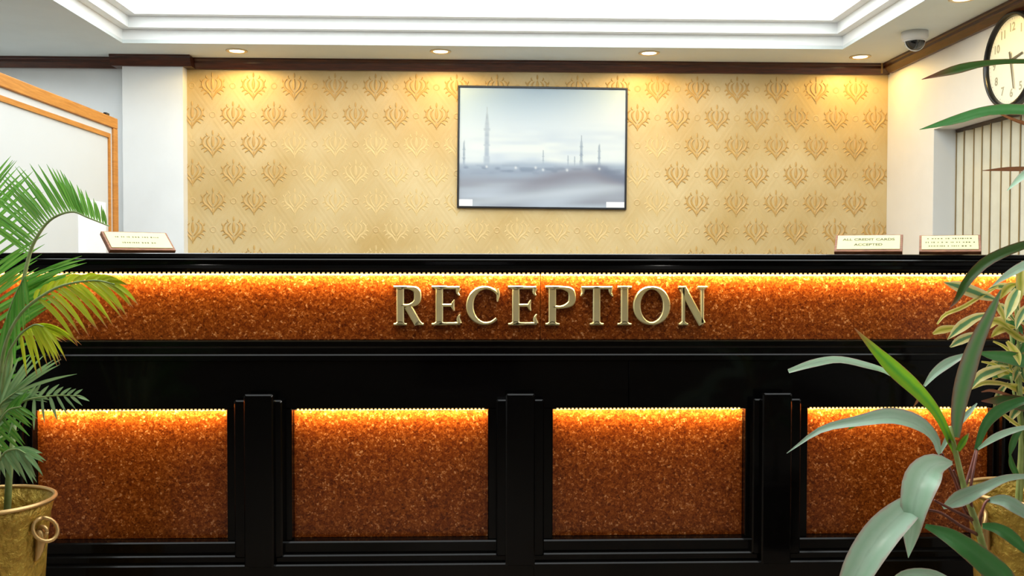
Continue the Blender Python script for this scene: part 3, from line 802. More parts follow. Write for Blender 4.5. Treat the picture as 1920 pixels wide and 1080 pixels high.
m, nt, b = new_mat('print_ink'); at = node(nt, 'ShaderNodeAttribute'); at.attribute_name = 'ink'
nt.links.new(at.outputs['Color'], b.inputs['Base Color']); b.inputs['Roughness'].default_value = 0.6; b.inputs['Specular IOR Level'].default_value = 0.15
pm.materials.append(m)
pso = link('print_sheet', pm, pic)
MB().box(-iw / 2 + 0.001, -iw / 2 + 0.088, -0.0135, -0.0122, fwid + 0.002, fwid + 0.045).build('caption_card', 'paper', pso)
MB().box(iw / 2 - 0.120, iw / 2 - 0.001, -0.0135, -0.0122, fwid + 0.002, fwid + 0.038).build('caption_card', 'paper', pso)
MB().box(-iw / 2, iw / 2, -0.0115, -0.0005, fwid, fwid + ih).build('backing_board', 'board_white', pic)


# ------------------------------------------------------------------ wall clock
def proj(p):
    q = cam_rot.transposed() @ (Vector(p) - CAM); return (960 + F_PX * q.x / -q.z, 540 - F_PX * q.y / -q.z)
def y_on_right(px, X, z=2.0):
    lo, hi = 2.5, 6.2
    for _ in range(40):
        mid = (lo + hi) / 2
        if proj((X, mid, z))[0] > px: lo = mid
        else: hi = mid
    return (lo + hi) / 2
yc = y_on_right(1893, XR - 0.03); zc0 = U(1893, 113, yc).z
rotw = cols(Vector((0, -1, 0)), Vector((0, 0, 1)), Vector((-1, 0, 0)))
clock = thing('wall_clock', Vector((XR - 0.0005, yc, zc0)), 'round black rimmed wall clock with a cream dial above the blinds', 'clock', rot=rotw)
CR = 0.240
def ylathe(prof, n=64): return MB().lathe(prof, n=n)
ylathe([(CR - 0.022, 0.002), (CR, 0.002), (CR + 0.002, 0.020), (CR - 0.002, 0.040), (CR - 0.010, 0.046), (CR - 0.018, 0.042), (CR - 0.024, 0.026), (CR - 0.024, 0.004)]).build('rim', 'black_plastic', clock, True)
fcl = ylathe([(0.0, 0.020), (CR - 0.024, 0.020), (CR - 0.024, 0.004), (0.0, 0.004)]).build('dial', 'clock_face', clock)
for hnum in range(1, 13):
    a = R(90 - 30 * hnum); me = text_mesh(str(hnum), 0.058, 'clock_ink', 'numeral')
    me.transform(Matrix.Translation((0.165 * math.cos(a), 0.165 * math.sin(a), 0.0208))); link('numeral', me, fcl)
tk = MB()
for i in range(60):
    a = R(6 * i); r0 = 0.203; r1 = 0.211
    t = Vector((math.cos(a), math.sin(a), 0)); n_ = Vector((-t.y, t.x, 0)) * (0.0018 if i % 5 == 0 else 0.0008)
    vs = [t * r0 - n_, t * r1 - n_, t * r1 + n_, t * r0 + n_]
    tk.add([(p.x, p.y, 0.0206) for p in vs], [(0, 1, 2, 3)])
tk.build('minute_marks', 'clock_ink', fcl, fix=False)
def hand(name, ang, l, tail, w0, w1, z):
    a = R(90 - ang); t = Vector((math.cos(a), math.sin(a), 0)); n_ = Vector((-t.y, t.x, 0))
    pts = [-t * tail - n_ * w0, t * l - n_ * w1, t * l + n_ * w1, -t * tail + n_ * w0]
    vs = [(p.x, p.y, z) for p in pts] + [(p.x, p.y, z + 0.0015) for p in pts]
    MB().add(vs, [(0, 1, 2, 3), (7, 6, 5, 4), (0, 4, 5, 1), (1, 5, 6, 2), (2, 6, 7, 3), (3, 7, 4, 0)]).build(name, 'clock_hand', clock)
hand('minute_hand', 168, 0.150, 0.045, 0.006, 0.003, 0.0275)
hand('hour_hand', 80, 0.105, 0.02, 0.007, 0.004, 0.0245)
ylathe([(0, 0.0325), (0.008, 0.0325), (0.009, 0.021), (0, 0.021)], 16).build('centre_cap', 'clock_hand', clock)

# ------------------------------------------------------------------ vertical blind
blind = thing('vertical_blind', Vector((XR + 0.12, (YW0 + YW1) / 2, ZW0 + 0.03)), 'beige vertical blind hanging in the window recess', 'blind')
BXp = XR + 0.150
MB().box(BXp - 0.022, BXp + 0.022, YW0 + 0.01, YW1 - 0.012, ZW1 - 0.020, ZW1 - 0.002).build('head_rail', 'rail_dark', blind)
yy = YW1 - 0.055; k = 0
while yy > YW0 + 0.08:
    wdt = 0.052; ang = R(16 + 6 * math.sin(k * 2.1))
    dx = wdt * math.sin(ang); dy = wdt * math.cos(ang)
    rows = []
    for j in range(5):
        s = -1 + j * 0.5; bow = 0.005 * (1 - s * s)
        rows.append((BXp + s * dx - bow, yy - s * dy))
    pr = rows + [(a + 0.0012, b_) for a, b_ in reversed(rows)]
    sl = MB().prism(pr, 'z', ZW0 + 0.045, ZW1 - 0.021)
    so = sl.build('slat', 'blind_fabric', blind)
    ex, ey = rows[0]
    MB().box(ex - 0.004, ex - 0.0002, ey - 0.009, ey - 0.0005, ZW0 + 0.045, ZW1 - 0.021).build('edge_shade', 'slat_shade', so)  # brown strip stands in for the shadow line between slats
    yy -= 0.098; k += 1

# ------------------------------------------------------------------ ceiling fittings
def downlight(px, py, label, power=None, col=(1.0, 0.66, 0.20), at=None):
    H = ZC - 1.10
    # find the ceiling point seen at the pixel
    d = cam_rot @ Vector(((px - 960) / F_PX, (540 - py) / F_PX, -1.0)); t = H / d.z; p = CAM + d * t
    p.y = min(p.y, YB - 0.23)
    if at: p.x, p.y = at
    o = thing('downlight', Vector((p.x, p.y, ZC)), label, 'downlight', 'recessed downlights in the ceiling border')
    MB().lathe([(0.045, -0.0005), (0.066, -0.0005), (0.066, -0.004), (0.060, -0.007), (0.050, -0.006), (0.045, -0.0015)], p.x, p.y, ZC, 32).build('trim_ring', 'downlight_ring', o, True)
    MB().lathe([(0.0, -0.006), (0.030, -0.0055), (0.044, -0.003), (0.045, -0.0006), (0.0, -0.0006)], p.x, p.y, ZC, 32).build('lamp_lens', 'lamp_glow', o, True)
    ld = bpy.data.lights.new('spot', 'SPOT'); ld.energy = power or SPOT_W; ld.color = col; ld.spot_size = R(172); ld.spot_blend = 0.25; ld.shadow_soft_size = 0.035
    lo = bpy.data.objects.new('downlight_beam', ld); C.objects.link(lo); lo.parent = o; lo.location = (0, 0, -0.03)
    return o
downlight(444, 95, 'first recessed downlight, nearest the white pilaster')
downlight(826, 96, 'recessed downlight just left of the framed picture')
downlight(1217, 99, 'recessed downlight just right of the framed picture')
downlight(1613, 106, 'recessed downlight nearest the corner of the right wall')
downlight(1805, -3, 'recessed downlight between ceiling recess and clock, cut by the photo edge', 5)

downlight(-60, 5, 'unseen downlight added to brighten the wall beyond the partition board', 9, (0.92, 0.97, 1.0), (-2.75, 4.9))  # out-of-view lamp added to brighten the wall behind the board
downlight(-190, 60, 'unseen downlight added to brighten the far corner behind the partition board', 8, (0.92, 0.97, 1.0), (-3.0, 5.55))  # second added lamp, lifts the same wall towards the corner
downlight(0, 0, 'unseen lobby downlight added to light the palm side of the counter front', 16, (1.0, 0.96, 0.90), (-1.45, 1.35))  # added out of view as front light for palm and counter
downlight(0, 0, 'unseen lobby downlight added to light the broad-leaved plant', 22, (1.0, 0.96, 0.90), (0.95, 1.35))  # added out of view as front light for the leaves

d = cam_rot @ Vector(((1715 - 960) / F_PX, (540 - 60) / F_PX, -1.0)); t = (ZC - 1.10) / d.z; p = CAM + d * t
dome = thing('dome_camera', Vector((p.x, p.y, ZC)), 'white dome security camera on the ceiling near the clock', 'camera')
MB().lathe([(0.0, -0.0005), (0.072, -0.0005), (0.073, -0.030), (0.066, -0.046), (0.058, -0.050), (0.050, -0.048), (0.0, -0.040)], p.x, p.y, ZC, 40).build('housing', 'white_plastic', dome, True)
MB().lathe([(0.056 * math.cos(R(a)), -0.046 - 0.056 * math.sin(R(a))) for a in range(0, 91, 9)], p.x, p.y, ZC, 40).build('dome_cover', 'dome_glass', dome, True)
MB().lathe([(0.057, -0.046), (0.061, -0.050), (0.060, -0.056), (0.056, -0.056)], p.x, p.y, ZC, 40).build('retaining_ring', 'white_plastic', dome, True)
# light lip round the lowest dome edge
arc = [Vector((p.x + 0.0575 * math.cos(R(a)), p.y - 0.004, ZC - 0.050 - 0.0575 * math.sin(R(a)))) for a in range(0, 181, 12)]
MB().tube(arc, 0.0035, 6).build('dome_rib', 'white_plastic', dome, True)

# ------------------------------------------------------------------ partition board
BY1 = 5.40; BXX = UX(221, BY1, 223); BZ1 = U(221, 223, BY1).z
BY0 = 3.78
part = thing('partition_board', (BXX, (BY0 + BY1) / 2, 0), 'tall white partition board in an orange wood frame beside the pilaster', 'partition')
fx0, fx1 = BXX - 0.05, BXX
fw_ = 0.058
MB().bbox(fx0, fx1, BY0, BY1, BZ1 - fw_, BZ1, 0.003).build('top_rail', 'frame_wood', part)
MB().bbox(fx0, fx1, BY1 - fw_, BY1, 0.0, BZ1 - fw_ - 0.0005, 0.003).build('stile', 'frame_wood', part)
MB().bbox(fx0, fx1, BY0, BY0 + fw_, 0.0, BZ1 - fw_ - 0.0005, 0.003).build('stile', 'frame_wood', part)
MB().bbox(fx0, fx1, BY0 + fw_ + 0.0005, BY1 - fw_ - 0.0005, 0.06, 0.14, 0.003).build('bottom_rail', 'frame_wood', part)
MB().box(fx0 + 0.012, fx1 - 0.012, BY0 + fw_ + 0.0005, BY1 - fw_ - 0.0005, 0.1405, BZ1 - fw_ - 0.0005).build('panel', 'board_white', part)
g = 0.036; gw = 0.024
za, zb2 = BZ1 - fw_ - g - gw, BZ1 - fw_ - g
MB().box(fx1 - 0.012, fx1 - 0.004, BY0 + fw_ + g, BY1 - fw_ - g, za, zb2).build('inner_bead', 'frame_wood', part)
MB().box(fx1 - 0.012, fx1 - 0.004, BY1 - fw_ - g - gw, BY1 - fw_ - g, 0.20, za - 0.0005).build('inner_bead', 'frame_wood', part)
MB().box(fx1 - 0.012, fx1 - 0.004, BY0 + fw_ + g, BY0 + fw_ + g + gw, 0.20, za - 0.0005).build('inner_bead', 'frame_wood', part)
yk = BY1 - 0.115
MB().bbox(fx1 - 0.03, fx1 - 0.008, yk - 0.02, yk + 0.02, BZ1, BZ1 + 0.016, 0.004).build('clip', 'black_plastic', part)
ya = y_on_right(0, 0) if False else None
def y_on_x(px, X, z=1.3):
    lo, hi = 2.5, 6.2
    for _ in range(40):
        mid = (lo + hi) / 2
        if proj((X, mid, z))[0] < px: lo = mid
        else: hi = mid
    return (lo + hi) / 2
xs_ = fx1 - 0.012
yA, yB = y_on_x(146, xs_), y_on_x(198, xs_)
tag(MB().bbox(xs_ + 0.0003, xs_ + 0.0020, yA, yB, U(170, 478, (yA + yB) / 2).z, U(170, 376, (yA + yB) / 2).z, 0.0003).build('paper_notice', 'paper'), 'white sheet of paper fixed low on the partition board', 'paper')


# ------------------------------------------------------------------ planters
def planter(cx, cy, zr, rr, label, hang, bulge=1.0):
    o = thing('metal_planter', (cx, cy, 0), label, 'planter', 'golden metal planters')
    pb = [(rr * 0.68, 0.001), (rr * 0.72, 0.02), (rr * 0.77, zr * 0.35), (rr * 0.84, zr * 0.70), (rr * 0.88, zr * 0.84), (rr * 0.91, zr * 0.92), (rr * 0.965, zr - 0.004), (rr * 0.945, zr - 0.004), (rr * 0.88, zr * 0.90), (rr * 0.86, zr * 0.78), (rr * 0.80, zr * 0.60), (0, zr * 0.60)]
    MB().lathe(pb, cx, cy, 0, 56).build('vessel', 'pot_gold', o, True)
    MB().lathe([(rr * 0.97 + 0.006 * math.cos(R(a)), zr + 0.0055 * math.sin(R(a))) for a in range(0, 361, 36)], cx, cy, 0, 64).build('rolled_rim', 'pot_rim', o, True)
    MB().lathe([(0, zr * 0.68), (rr * 0.5, zr * 0.685), (rr * 0.81, zr * 0.675), (rr * 0.80, zr * 0.61), (0, zr * 0.61)], cx, cy, 0, 40).build('soil_bed', 'soil', o, True)
    for h_ in hang:
        a = R(h_); out = Vector((math.cos(a), math.sin(a), 0)); tn = Vector((-out.y, out.x, 0)); c0 = Vector((cx, cy, 0)); zz = Vector((0, 0, 1))
        # bracket: a tapered tongue riveted to the vessel with an eye, and a loop hanging through it
        br = MB(); r0 = rr * 0.90
        P = [c0 + out * (r0 + 0.003) + zz * (zr * 0.86), c0 + out * (r0 + 0.010) + zz * (zr * 0.82), c0 + out * (r0 + 0.002) + zz * (zr * 0.74), c0 + out * (rr * 0.855) + zz * (zr * 0.70)]
        br.tube(smooth_path(P, 10), [0.010, 0.012, 0.013, 0.013, 0.012, 0.011, 0.009, 0.007, 0.005, 0.003], 8)
        eye = [c0 + out * (r0 + 0.014 + 0.013 * math.cos(R(q))) + zz * (zr * 0.855 + 0.013 * math.sin(R(q))) for q in range(0, 361, 30)]
        br.tube(eye, 0.005, 8)
        ho = br.build('handle_bracket', 'pot_rim', o, True)
        lpz = [c0 + out * (r0 + 0.012 + 0.016 * math.sin(R(q)) * 1.0 + 0.020 * (1 - math.cos(R(q))) / 2) + tn * (0.024 * math.sin(R(q))) + zz * (zr * 0.925 - 0.058 * (1 - math.cos(R(q))) / 2) for q in range(0, 361, 20)]
        MB().tube(lpz, 0.0052, 8).build('ring_handle', 'pot_rim', ho, True)
    return o
YPL = 2.50
pl = U(-22, 938, YPL)
RP = (UX(97, YPL, 938) - pl.x)
planter(pl.x, YPL, pl.z, RP, 'golden hammered planter with a ring handle under the palm', (-14, 166))
YPR = 2.56
prp = U(1930, 922, YPR)
planter(prp.x, YPR, prp.z, (prp.x - UX(1816, YPR, 922)), 'golden hammered planter at the clock side of the counter', (20, 200 + 0))


# ------------------------------------------------------------------ leaves
def leaf_mesh(P, widths, m, name='leaf', face=None, cup=0.15, wave=0.0, across=5, roll=0.0):
    """ribbon leaf through 3D points P; widths in metres at each sample; face: direction the blade faces"""
    n = len(P); mb = MB(); at_a = []; at_l = []
    face = Vector(face) if face is not None else None
    for i, p in enumerate(P):
        t = (P[min(i + 1, n - 1)] - P[max(i - 1, 0)]).normalized()
        N0 = face if face is not None else (CAM - p).normalized()
        Wv = t.cross(N0)
        if Wv.length < 1e-4: Wv = Vector((1, 0, 0))
        Wv.normalize(); Nv = Wv.cross(t).normalized()
        if roll:
            rm = Matrix.Rotation(roll * (i / (n - 1)), 3, t); Wv = rm @ Wv; Nv = rm @ Nv
        for k in range(across):
            s = -1 + 2 * k / (across - 1)
            hw = widths[i] / 2
            off = Wv * (s * hw) + Nv * (cup * hw * (abs(s) * 1.0 - 0.4)) + Nv * (wave * math.sin(i * 1.9 + s * 1.2) * abs(s))
            mb.v.append(tuple(p + off)); at_a.append(s); at_l.append(i / (n - 1))
    for i in range(n - 1):
        for k in range(across - 1): mb.f.append((i * across + k, i * across + k + 1, (i + 1) * across + k + 1, (i + 1) * across + k))
    return mb, at_a, at_l


def add_leaf(parent, P, widths, m, name='leaf', **kw):
    mb, a, l = leaf_mesh(P, widths, m, name, **kw)
    me = mb.mesh(name, m, True, ROOT[parent.name])
    x = me.attributes.new('across', 'FLOAT', 'POINT'); x.data.foreach_set('value', a)
    y = me.attributes.new('along', 'FLOAT', 'POINT'); y.data.foreach_set('value', l)
    return link(name, me, parent)


def px_leaf(parent, pts, wpx, m, n=14, name='leaf', **kw):
    """pts: (px, py, Y) from base to tip; wpx: widths in pixels along the leaf"""
    Q = [U(*p) for p in pts]; P = smooth_path(Q, n)
    W = smooth_path([Vector((q, 0, 0)) for q in wpx], n)
    wm = [max(0.0008, v.x) * P[i].y / F_PX for i, v in enumerate(W)]
    return add_leaf(parent, P, wm, m, name, **kw)


def px_tube(parent, pts, r0, r1, m, name, n=10, sides=8):
    P = smooth_path([U(*p) for p in pts], n)
    rad = [(r0 + (r1 - r0) * i / (n - 1)) for i in range(n)]
    return MB().tube(P, rad, sides).build(name, m, parent, True)


# --- broad-leaved plant in front, right
YCd = 2.15
base = U(1846, 1130, YCd); base.z = 0
cord = thing('cordyline_plant', (base.x, base.y, 0.0), 'broad-leaved green plant with reddish stems in front of the rightmost lower granite panel', 'plant')
cpot = thing('plant_pot', (base.x, base.y, 0), 'plant pot holding the broad-leaved plant at the photo bottom edge', 'planter')
MB().lathe([(0.085, 0.001), (0.095, 0.01), (0.125, 0.24), (0.135, 0.245), (0.135, 0.27), (0.122, 0.27), (0.112, 0.22), (0, 0.22)], base.x, base.y, 0, 40).build('vessel', 'rail_dark', cpot, True)
MB().lathe([(0, 0.245), (0.117, 0.243), (0.110, 0.222), (0, 0.222)], base.x, base.y, 0, 32).build('soil_bed', 'soil', cpot, True)
top = U(1846, 1040, YCd)
MB().tube([(base.x, base.y, 0.246), (base.x + 0.004, base.y, 0.33), tuple(top)], [0.011, 0.010, 0.008], 10).build('stem', 'bark', cord, True)
Y0 = YCd
px_tube(cord, [(1844, 1030, Y0), (1832, 985, Y0), (1812, 930, Y0), (1797, 870, Y0), (1780, 800, Y0)], 0.0085, 0.006, 'stem_green', 'stem')
# reddish leaf stalks
for pts in ([(1840, 1000, Y0), (1808, 955, Y0 + .01), (1790, 900, Y0 + .02), (1766, 850, Y0 + .02)],
            [(1838, 1000, Y0), (1812, 940, Y0 + .02), (1788, 882, Y0 - .01)],
            [(1826, 975, Y0), (1790, 958, Y0 - .02), (1752, 938, Y0 - .04)],
            [(1832, 1002, Y0), (1800, 985, Y0 - .03), (1765, 962, Y0 - .05), (1735, 955, Y0 - .06)],
            [(1806, 925, Y0), (1818, 885, Y0 + .02), (1830, 842, Y0 + .04)],
            [(1836, 1010, Y0), (1838, 975, Y0 + .01), (1846, 945, Y0 + .02), (1856, 936, Y0 + .03)],
            [(1822, 960, Y0), (1820, 915, Y0 - .01), (1832, 845, Y0 + .03)],
            [(1780, 830, Y0), (1758, 785, Y0 + .01), (1730, 752, Y0 + .02), (1700, 728, Y0 + .02)]):
    px_tube(cord, pts, 0.0042, 0.0026, 'stem_red', 'leaf_stalk')
px_leaf(cord, [(1712, 737, Y0 + .02), (1668, 700, Y0), (1622, 684, Y0 - .03), (1572, 674, Y0 - .06), (1525, 681, Y0 - .08), (1478, 696, Y0 - .09)], [5, 8, 12, 13, 15, 8], 'leaf_pale', 18, cup=0.4)
px_leaf(cord, [(1792, 850, Y0), (1760, 780, Y0 - .01), (1722, 734, Y0 - .02), (1680, 695, Y0 - .03), (1640, 655, Y0 - .03), (1602, 615, Y0 - .02)], [10, 17, 26, 30, 17, 1], 'leaf_bright', 18, cup=0.55)
px_leaf(cord, [(1792, 820, Y0), (1798, 760, Y0 - .01), (1812, 700, Y0 - .03), (1832, 640, Y0 - .05), (1858, 585, Y0 - .07), (1877, 543, Y0 - .08)], [14, 27, 33, 27, 17, 2], 'leaf_mauve', 18, cup=0.5)
px_leaf(cord, [(1762, 852, Y0 + .02), (1750, 822, Y0), (1722, 796, Y0 - .03), (1672, 782, Y0 - .06), (1612, 790, Y0 - .09), (1540, 806, Y0 - .11), (1475, 850, Y0 - .12)], [8, 32, 42, 38, 24, 13, 1], 'leaf_pale', 20, cup=0.35, face=(-0.1, -0.75, 0.65))
px_leaf(cord, [(1786, 868, Y0 - .01), (1752, 872, Y0 - .05), (1728, 900, Y0 - .09), (1714, 950, Y0 - .11), (1708, 1000, Y0 - .11), (1703, 1046, Y0 - .10)], [6, 44, 64, 50, 30, 1], 'leaf_pale', 18, cup=0.3)
px_leaf(cord, [(1738, 930, Y0 - .06), (1705, 952, Y0 - .10), (1660, 992, Y0 - .14), (1622, 1045, Y0 - .17), (1595, 1100, Y0 - .19), (1575, 1160, Y0 - .20)], [16, 46, 62, 62, 48, 8], 'leaf_pale', 18, cup=0.3)
px_leaf(cord, [(1735, 986, Y0 - .10), (1780, 1005, Y0 - .14), (1830, 1040, Y0 - .17), (1880, 1085, Y0 - .18), (1910, 1130, Y0 - .18)], [8, 30, 42, 46, 20], 'leaf_green', 16, cup=0.4)
px_leaf(cord, [(1768, 952, Y0), (1800, 935, Y0 - .02), (1840, 917, Y0 - .03), (1885, 897, Y0 - .02), (1935, 892, Y0 + .0)], [6, 30, 22, 14, 8], 'leaf_pale', 14, cup=0.4)
px_leaf(cord, [(1852, 938, Y0 + .03), (1880, 938, Y0), (1905, 950, Y0 - .02), (1940, 975, Y0 - .03)], [8, 22, 26, 14], 'leaf_pale', 12, cup=0.4)
px_leaf(cord, [(1842, 986, Y0 + .02), (1868, 990, Y0), (1898, 1008, Y0 - .02), (1932, 1042, Y0 - .03)], [10, 20, 24, 8], 'leaf_green', 12, cup=0.4)
px_leaf(cord, [(1830, 845, Y0 + .04), (1846, 800, Y0 + .03), (1870, 772, Y0 + .01), (1905, 755, Y0 - .01), (1950, 742, Y0 - .02)], [8, 16, 22, 18, 8], 'leaf_green', 14, cup=0.4)
px_leaf(cord, [(1834, 842, Y0 + .03), (1862, 822, Y0 + .02), (1895, 808, Y0), (1940, 797, Y0)], [4, 13, 12, 5], 'leaf_pale', 10, cup=0.4)
px_leaf(cord, [(1733, 724, Y0 + .04), (1752, 700, Y0 + .05), (1778, 680, Y0 + .06), (1812, 664, Y0 + .06)], [5, 15, 18, 6], 'leaf_pale', 12, cup=0.4)
px_leaf(cord, [(1724, 742, Y0 + .05), (1720, 752, Y0 + .05), (1712, 764, Y0 + .05)], [3, 5, 1], 'leaf_bronze', 6)
px_leaf(cord, [(1796, 845, Y0 - .01), (1806, 828, Y0 - .02), (1817, 812, Y0 - .02)], [8, 12, 2], 'leaf_bright', 8, cup=0.5)
px_leaf(cord, [(1668, 1092, Y0 - .15), (1700, 1076, Y0 - .17), (1745, 1076, Y0 - .17), (1790, 1092, Y0 - .15)], [6, 16, 18, 8], 'leaf_pale', 12, cup=0.3)
px_leaf(cord, [(1632, 1092, Y0 - .12), (1630, 1072, Y0 - .12), (1624, 1060, Y0 - .12)], [8, 9, 6], 'leaf_bright', 6)
px_leaf(cord, [(1612, 790, Y0 - .085), (1602, 798, Y0 - .085), (1588, 806, Y0 - .085)], [2, 6, 1], 'leaf_bright', 6)
px_leaf(cord, [(1762, 850, Y0 + .05), (1785, 808, Y0 + .06), (1815, 775, Y0 + .07), (1832, 756, Y0 + .08)], [5, 12, 10, 2], 'leaf_pale', 10, cup=0.4)

# --- tall plant at the photo's right edge, only its leaf tips reach into view
tall = thing('tall_strap_plant', (prp.x + 0.03, YPR - 0.02, prp.z * 0.685), 'tall plant whose long strap leaves cross in front of the clock', 'plant')
tx = prp.x + 0.03; ty = YPR - 0.02
MB().tube([(tx, ty, prp.z * 0.68), (tx + 0.03, ty, 0.9), (tx + 0.035, ty - 0.01, 1.35), (tx + 0.02, ty, 1.66)], [0.012, 0.011, 0.009, 0.007], 10).build('stem', 'bark', tall, True)
YT = ty
px_leaf(tall, [(1990, 150, YT), (1955, 120, YT - .01), (1905, 115, YT - .02), (1845, 119, YT - .03), (1790, 131, YT - .04), (1728, 149, YT - .05)], [6, 9, 9, 12, 17, 1], 'leaf_dark', 18, cup=0.4)
px_leaf(tall, [(1992, 250, YT), (1955, 212, YT - .01), (1905, 205, YT - .03), (1850, 208, YT - .04), (1790, 225, YT - .05), (1724, 243, YT - .06)], [8, 18, 20, 19, 17, 1], 'leaf_green', 18, cup=0.4)
px_leaf(tall, [(1985, 330, YT), (1940, 318, YT - .01), (1890, 317, YT - .02), (1842, 320, YT - .03)], [4, 8, 8, 1], 'leaf_bronze', 10, cup=0.4)
px_leaf(tall, [(1985, 300, YT), (1945, 312, YT - .02), (1915, 332, YT - .03), (1888, 358, YT - .04)], [8, 16, 14, 1], 'leaf_pale', 10, cup=0.4)
px_leaf(tall, [(1990, 262, YT + .01), (1940, 238, YT + .01), (1905, 226, YT + .01), (1876, 214, YT + .01)], [7, 8, 6, 3], 'leaf_bronze', 10, cup=0.4)
px_leaf(tall, [(1990, 430, YT), (1950, 450, YT - .02), (1900, 466, YT - .04), (1850, 490, YT - .06), (1815, 525, YT - .07), (1795, 560, YT - .07), (1780, 578, YT - .07)], [6, 12, 18, 20, 17, 10, 1], 'leaf_dark', 18, cup=0.4)
px_leaf(tall, [(1990, 470, YT + .01), (1950, 485, YT), (1915, 500, YT - .01), (1885, 518, YT - .02), (1862, 535, YT - .02)], [6, 14, 17, 12, 2], 'leaf_pale', 12, cup=0.4)
px_leaf(tall, [(1985, 700, YT + .02), (1945, 684, YT), (1900, 672, YT - .01), (1860, 666, YT - .02), (1832, 660, YT - .02)], [8, 24, 26, 18, 2], 'leaf_green', 12, cup=0.4)
px_leaf(tall, [(1985, 790, YT + .02), (1940, 765, YT + .02), (1890, 752, YT + .01), (1840, 752, YT)], [8, 24, 26, 2], 'leaf_dark', 12, cup=0.4)
px_leaf(tall, [(1990, 120, YT), (2010, 60, YT - .05), (2050, 10, YT - .1)], [8, 20, 2], 'leaf_green', 10, cup=0.4)
px_leaf(tall, [(1990, 200, YT), (2050, 170, YT - .05), (2110, 200, YT - .1)], [8, 20, 2], 'leaf_green', 10, cup=0.4)

# --- variegated shrub in the right planter
var = thing('variegated_shrub', (prp.x - 0.03, YPR + 0.02, prp.z * 0.685), 'shrub with cream edged wavy leaves growing from the golden planter', 'plant')
YV = YPR + 0.02
vx = prp.x - 0.03
hubs = [(1902, 545, YV), (1893, 612, YV + .02), (1908, 660, YV - .02), (1895, 705, YV + .03), (1915, 760, YV)]
for hx, hy, hY in hubs:
    q = U(hx, hy, hY)
    pts = smooth_path([Vector((vx + random.uniform(-.02, .02), YV + random.uniform(-.02, .02), prp.z * 0.68)), Vector(((vx + q.x) / 2 + .02, YV, (prp.z + q.z) / 2 - .06)), q], 10)
    MB().tube(pts, [0.006 - 0.003 * i / 9 for i in range(10)], 7).build('stem', 'stem_green', var, True)
V = [([(1868, 562), (1838, 552), (1800, 538), (1769, 529)], [6, 20, 22, 1], 'leaf_variegated'),
     ([(1872, 537), (1838, 556), (1805, 576), (1772, 590), (1757, 608)], [3, 7, 8, 7, 3], 'leaf_yellow'),
     ([(1856, 588), (1828, 596), (1800, 614), (1776, 637)], [6, 16, 20, 1], 'leaf_variegated'),
     ([(1802, 614), (1780, 616), (1764, 619), (1749, 626)], [8, 13, 15, 5], 'leaf_yellow'),
     ([(1838, 624), (1815, 632), (1797, 640), (1781, 651)], [6, 16, 16, 3], 'leaf_variegated'),
     ([(1908, 543), (1900, 560), (1893, 578), (1886, 598)], [12, 22, 20, 2], 'leaf_variegated'),
     ([(1920, 490), (1914, 515), (1914, 540), (1910, 570)], [8, 16, 16, 2], 'leaf_yellow'),
     ([(1878, 598), (1862, 604), (1850, 612), (1836, 622)], [6, 14, 14, 2], 'leaf_yellow'),
     ([(1880, 612), (1895, 622), (1912, 634), (1932, 644)], [5, 12, 12, 2], 'leaf_yellow'),
     ([(1892, 690), (1866, 694), (1838, 706), (1818, 732)], [6, 18, 20, 3], 'leaf_variegated'),
     ([(1890, 692), (1905, 700), (1918, 712), (1936, 722)], [5, 8, 8, 2], 'leaf_yellow'),
     ([(1895, 722), (1870, 718), (1845, 718), (1822, 730)], [4, 9, 9, 1], 'leaf_yellow'),
     ([(1925, 735), (1908, 728), (1895, 724), (1880, 722)], [10, 16, 12, 2], 'leaf_yellow'),
     ([(1905, 745), (1882, 738), (1858, 732), (1840, 735)], [3, 6, 6, 2], 'leaf_bronze'),
     ([(1870, 770), (1888, 782), (1905, 795), (1925, 806)], [4, 7, 7, 2], 'leaf_yellow'),
     ([(1888, 640), (1900, 655), (1908, 668), (1912, 685)], [6, 14, 14, 2], 'leaf_yellow'),
     ([(1862, 640), (1880, 648), (1896, 660), (1908, 664)], [3, 6, 6, 2], 'leaf_yellow'),
     ([(1915, 640), (1910, 660), (1914, 690), (1920, 712)], [8, 20, 18, 2], 'leaf_variegated'),
     ([(1930, 570), (1918, 585), (1910, 600), (1905, 618)], [8, 16, 14, 2], 'leaf_variegated'),
     ([(1868, 560), (1872, 575), (1880, 590), (1885, 605)], [5, 10, 10, 2], 'leaf_yellow'),
     ([(1840, 678), (1860, 682), (1878, 690), (1892, 694)], [3, 6, 6, 2], 'leaf_yellow'),
     ([(1893, 855), (1898, 835), (1906, 815), (1920, 800)], [3, 12, 12, 3], 'leaf_green'),
     ([(1912, 905), (1905, 888), (1897, 870), (1894, 850)], [3, 10, 11, 3], 'leaf_green')]
for pts, wd, m_ in V:
    dy0 = random.uniform(-0.04, 0.03)
    px_leaf(var, [(x, y, YV + dy0 - 0.012 * i) for i, (x, y) in enumerate(pts)], wd, m_, 12, cup=0.35, wave=0.002 if m_ == 'leaf_variegated' else 0.001)
rv = random.Random(11)
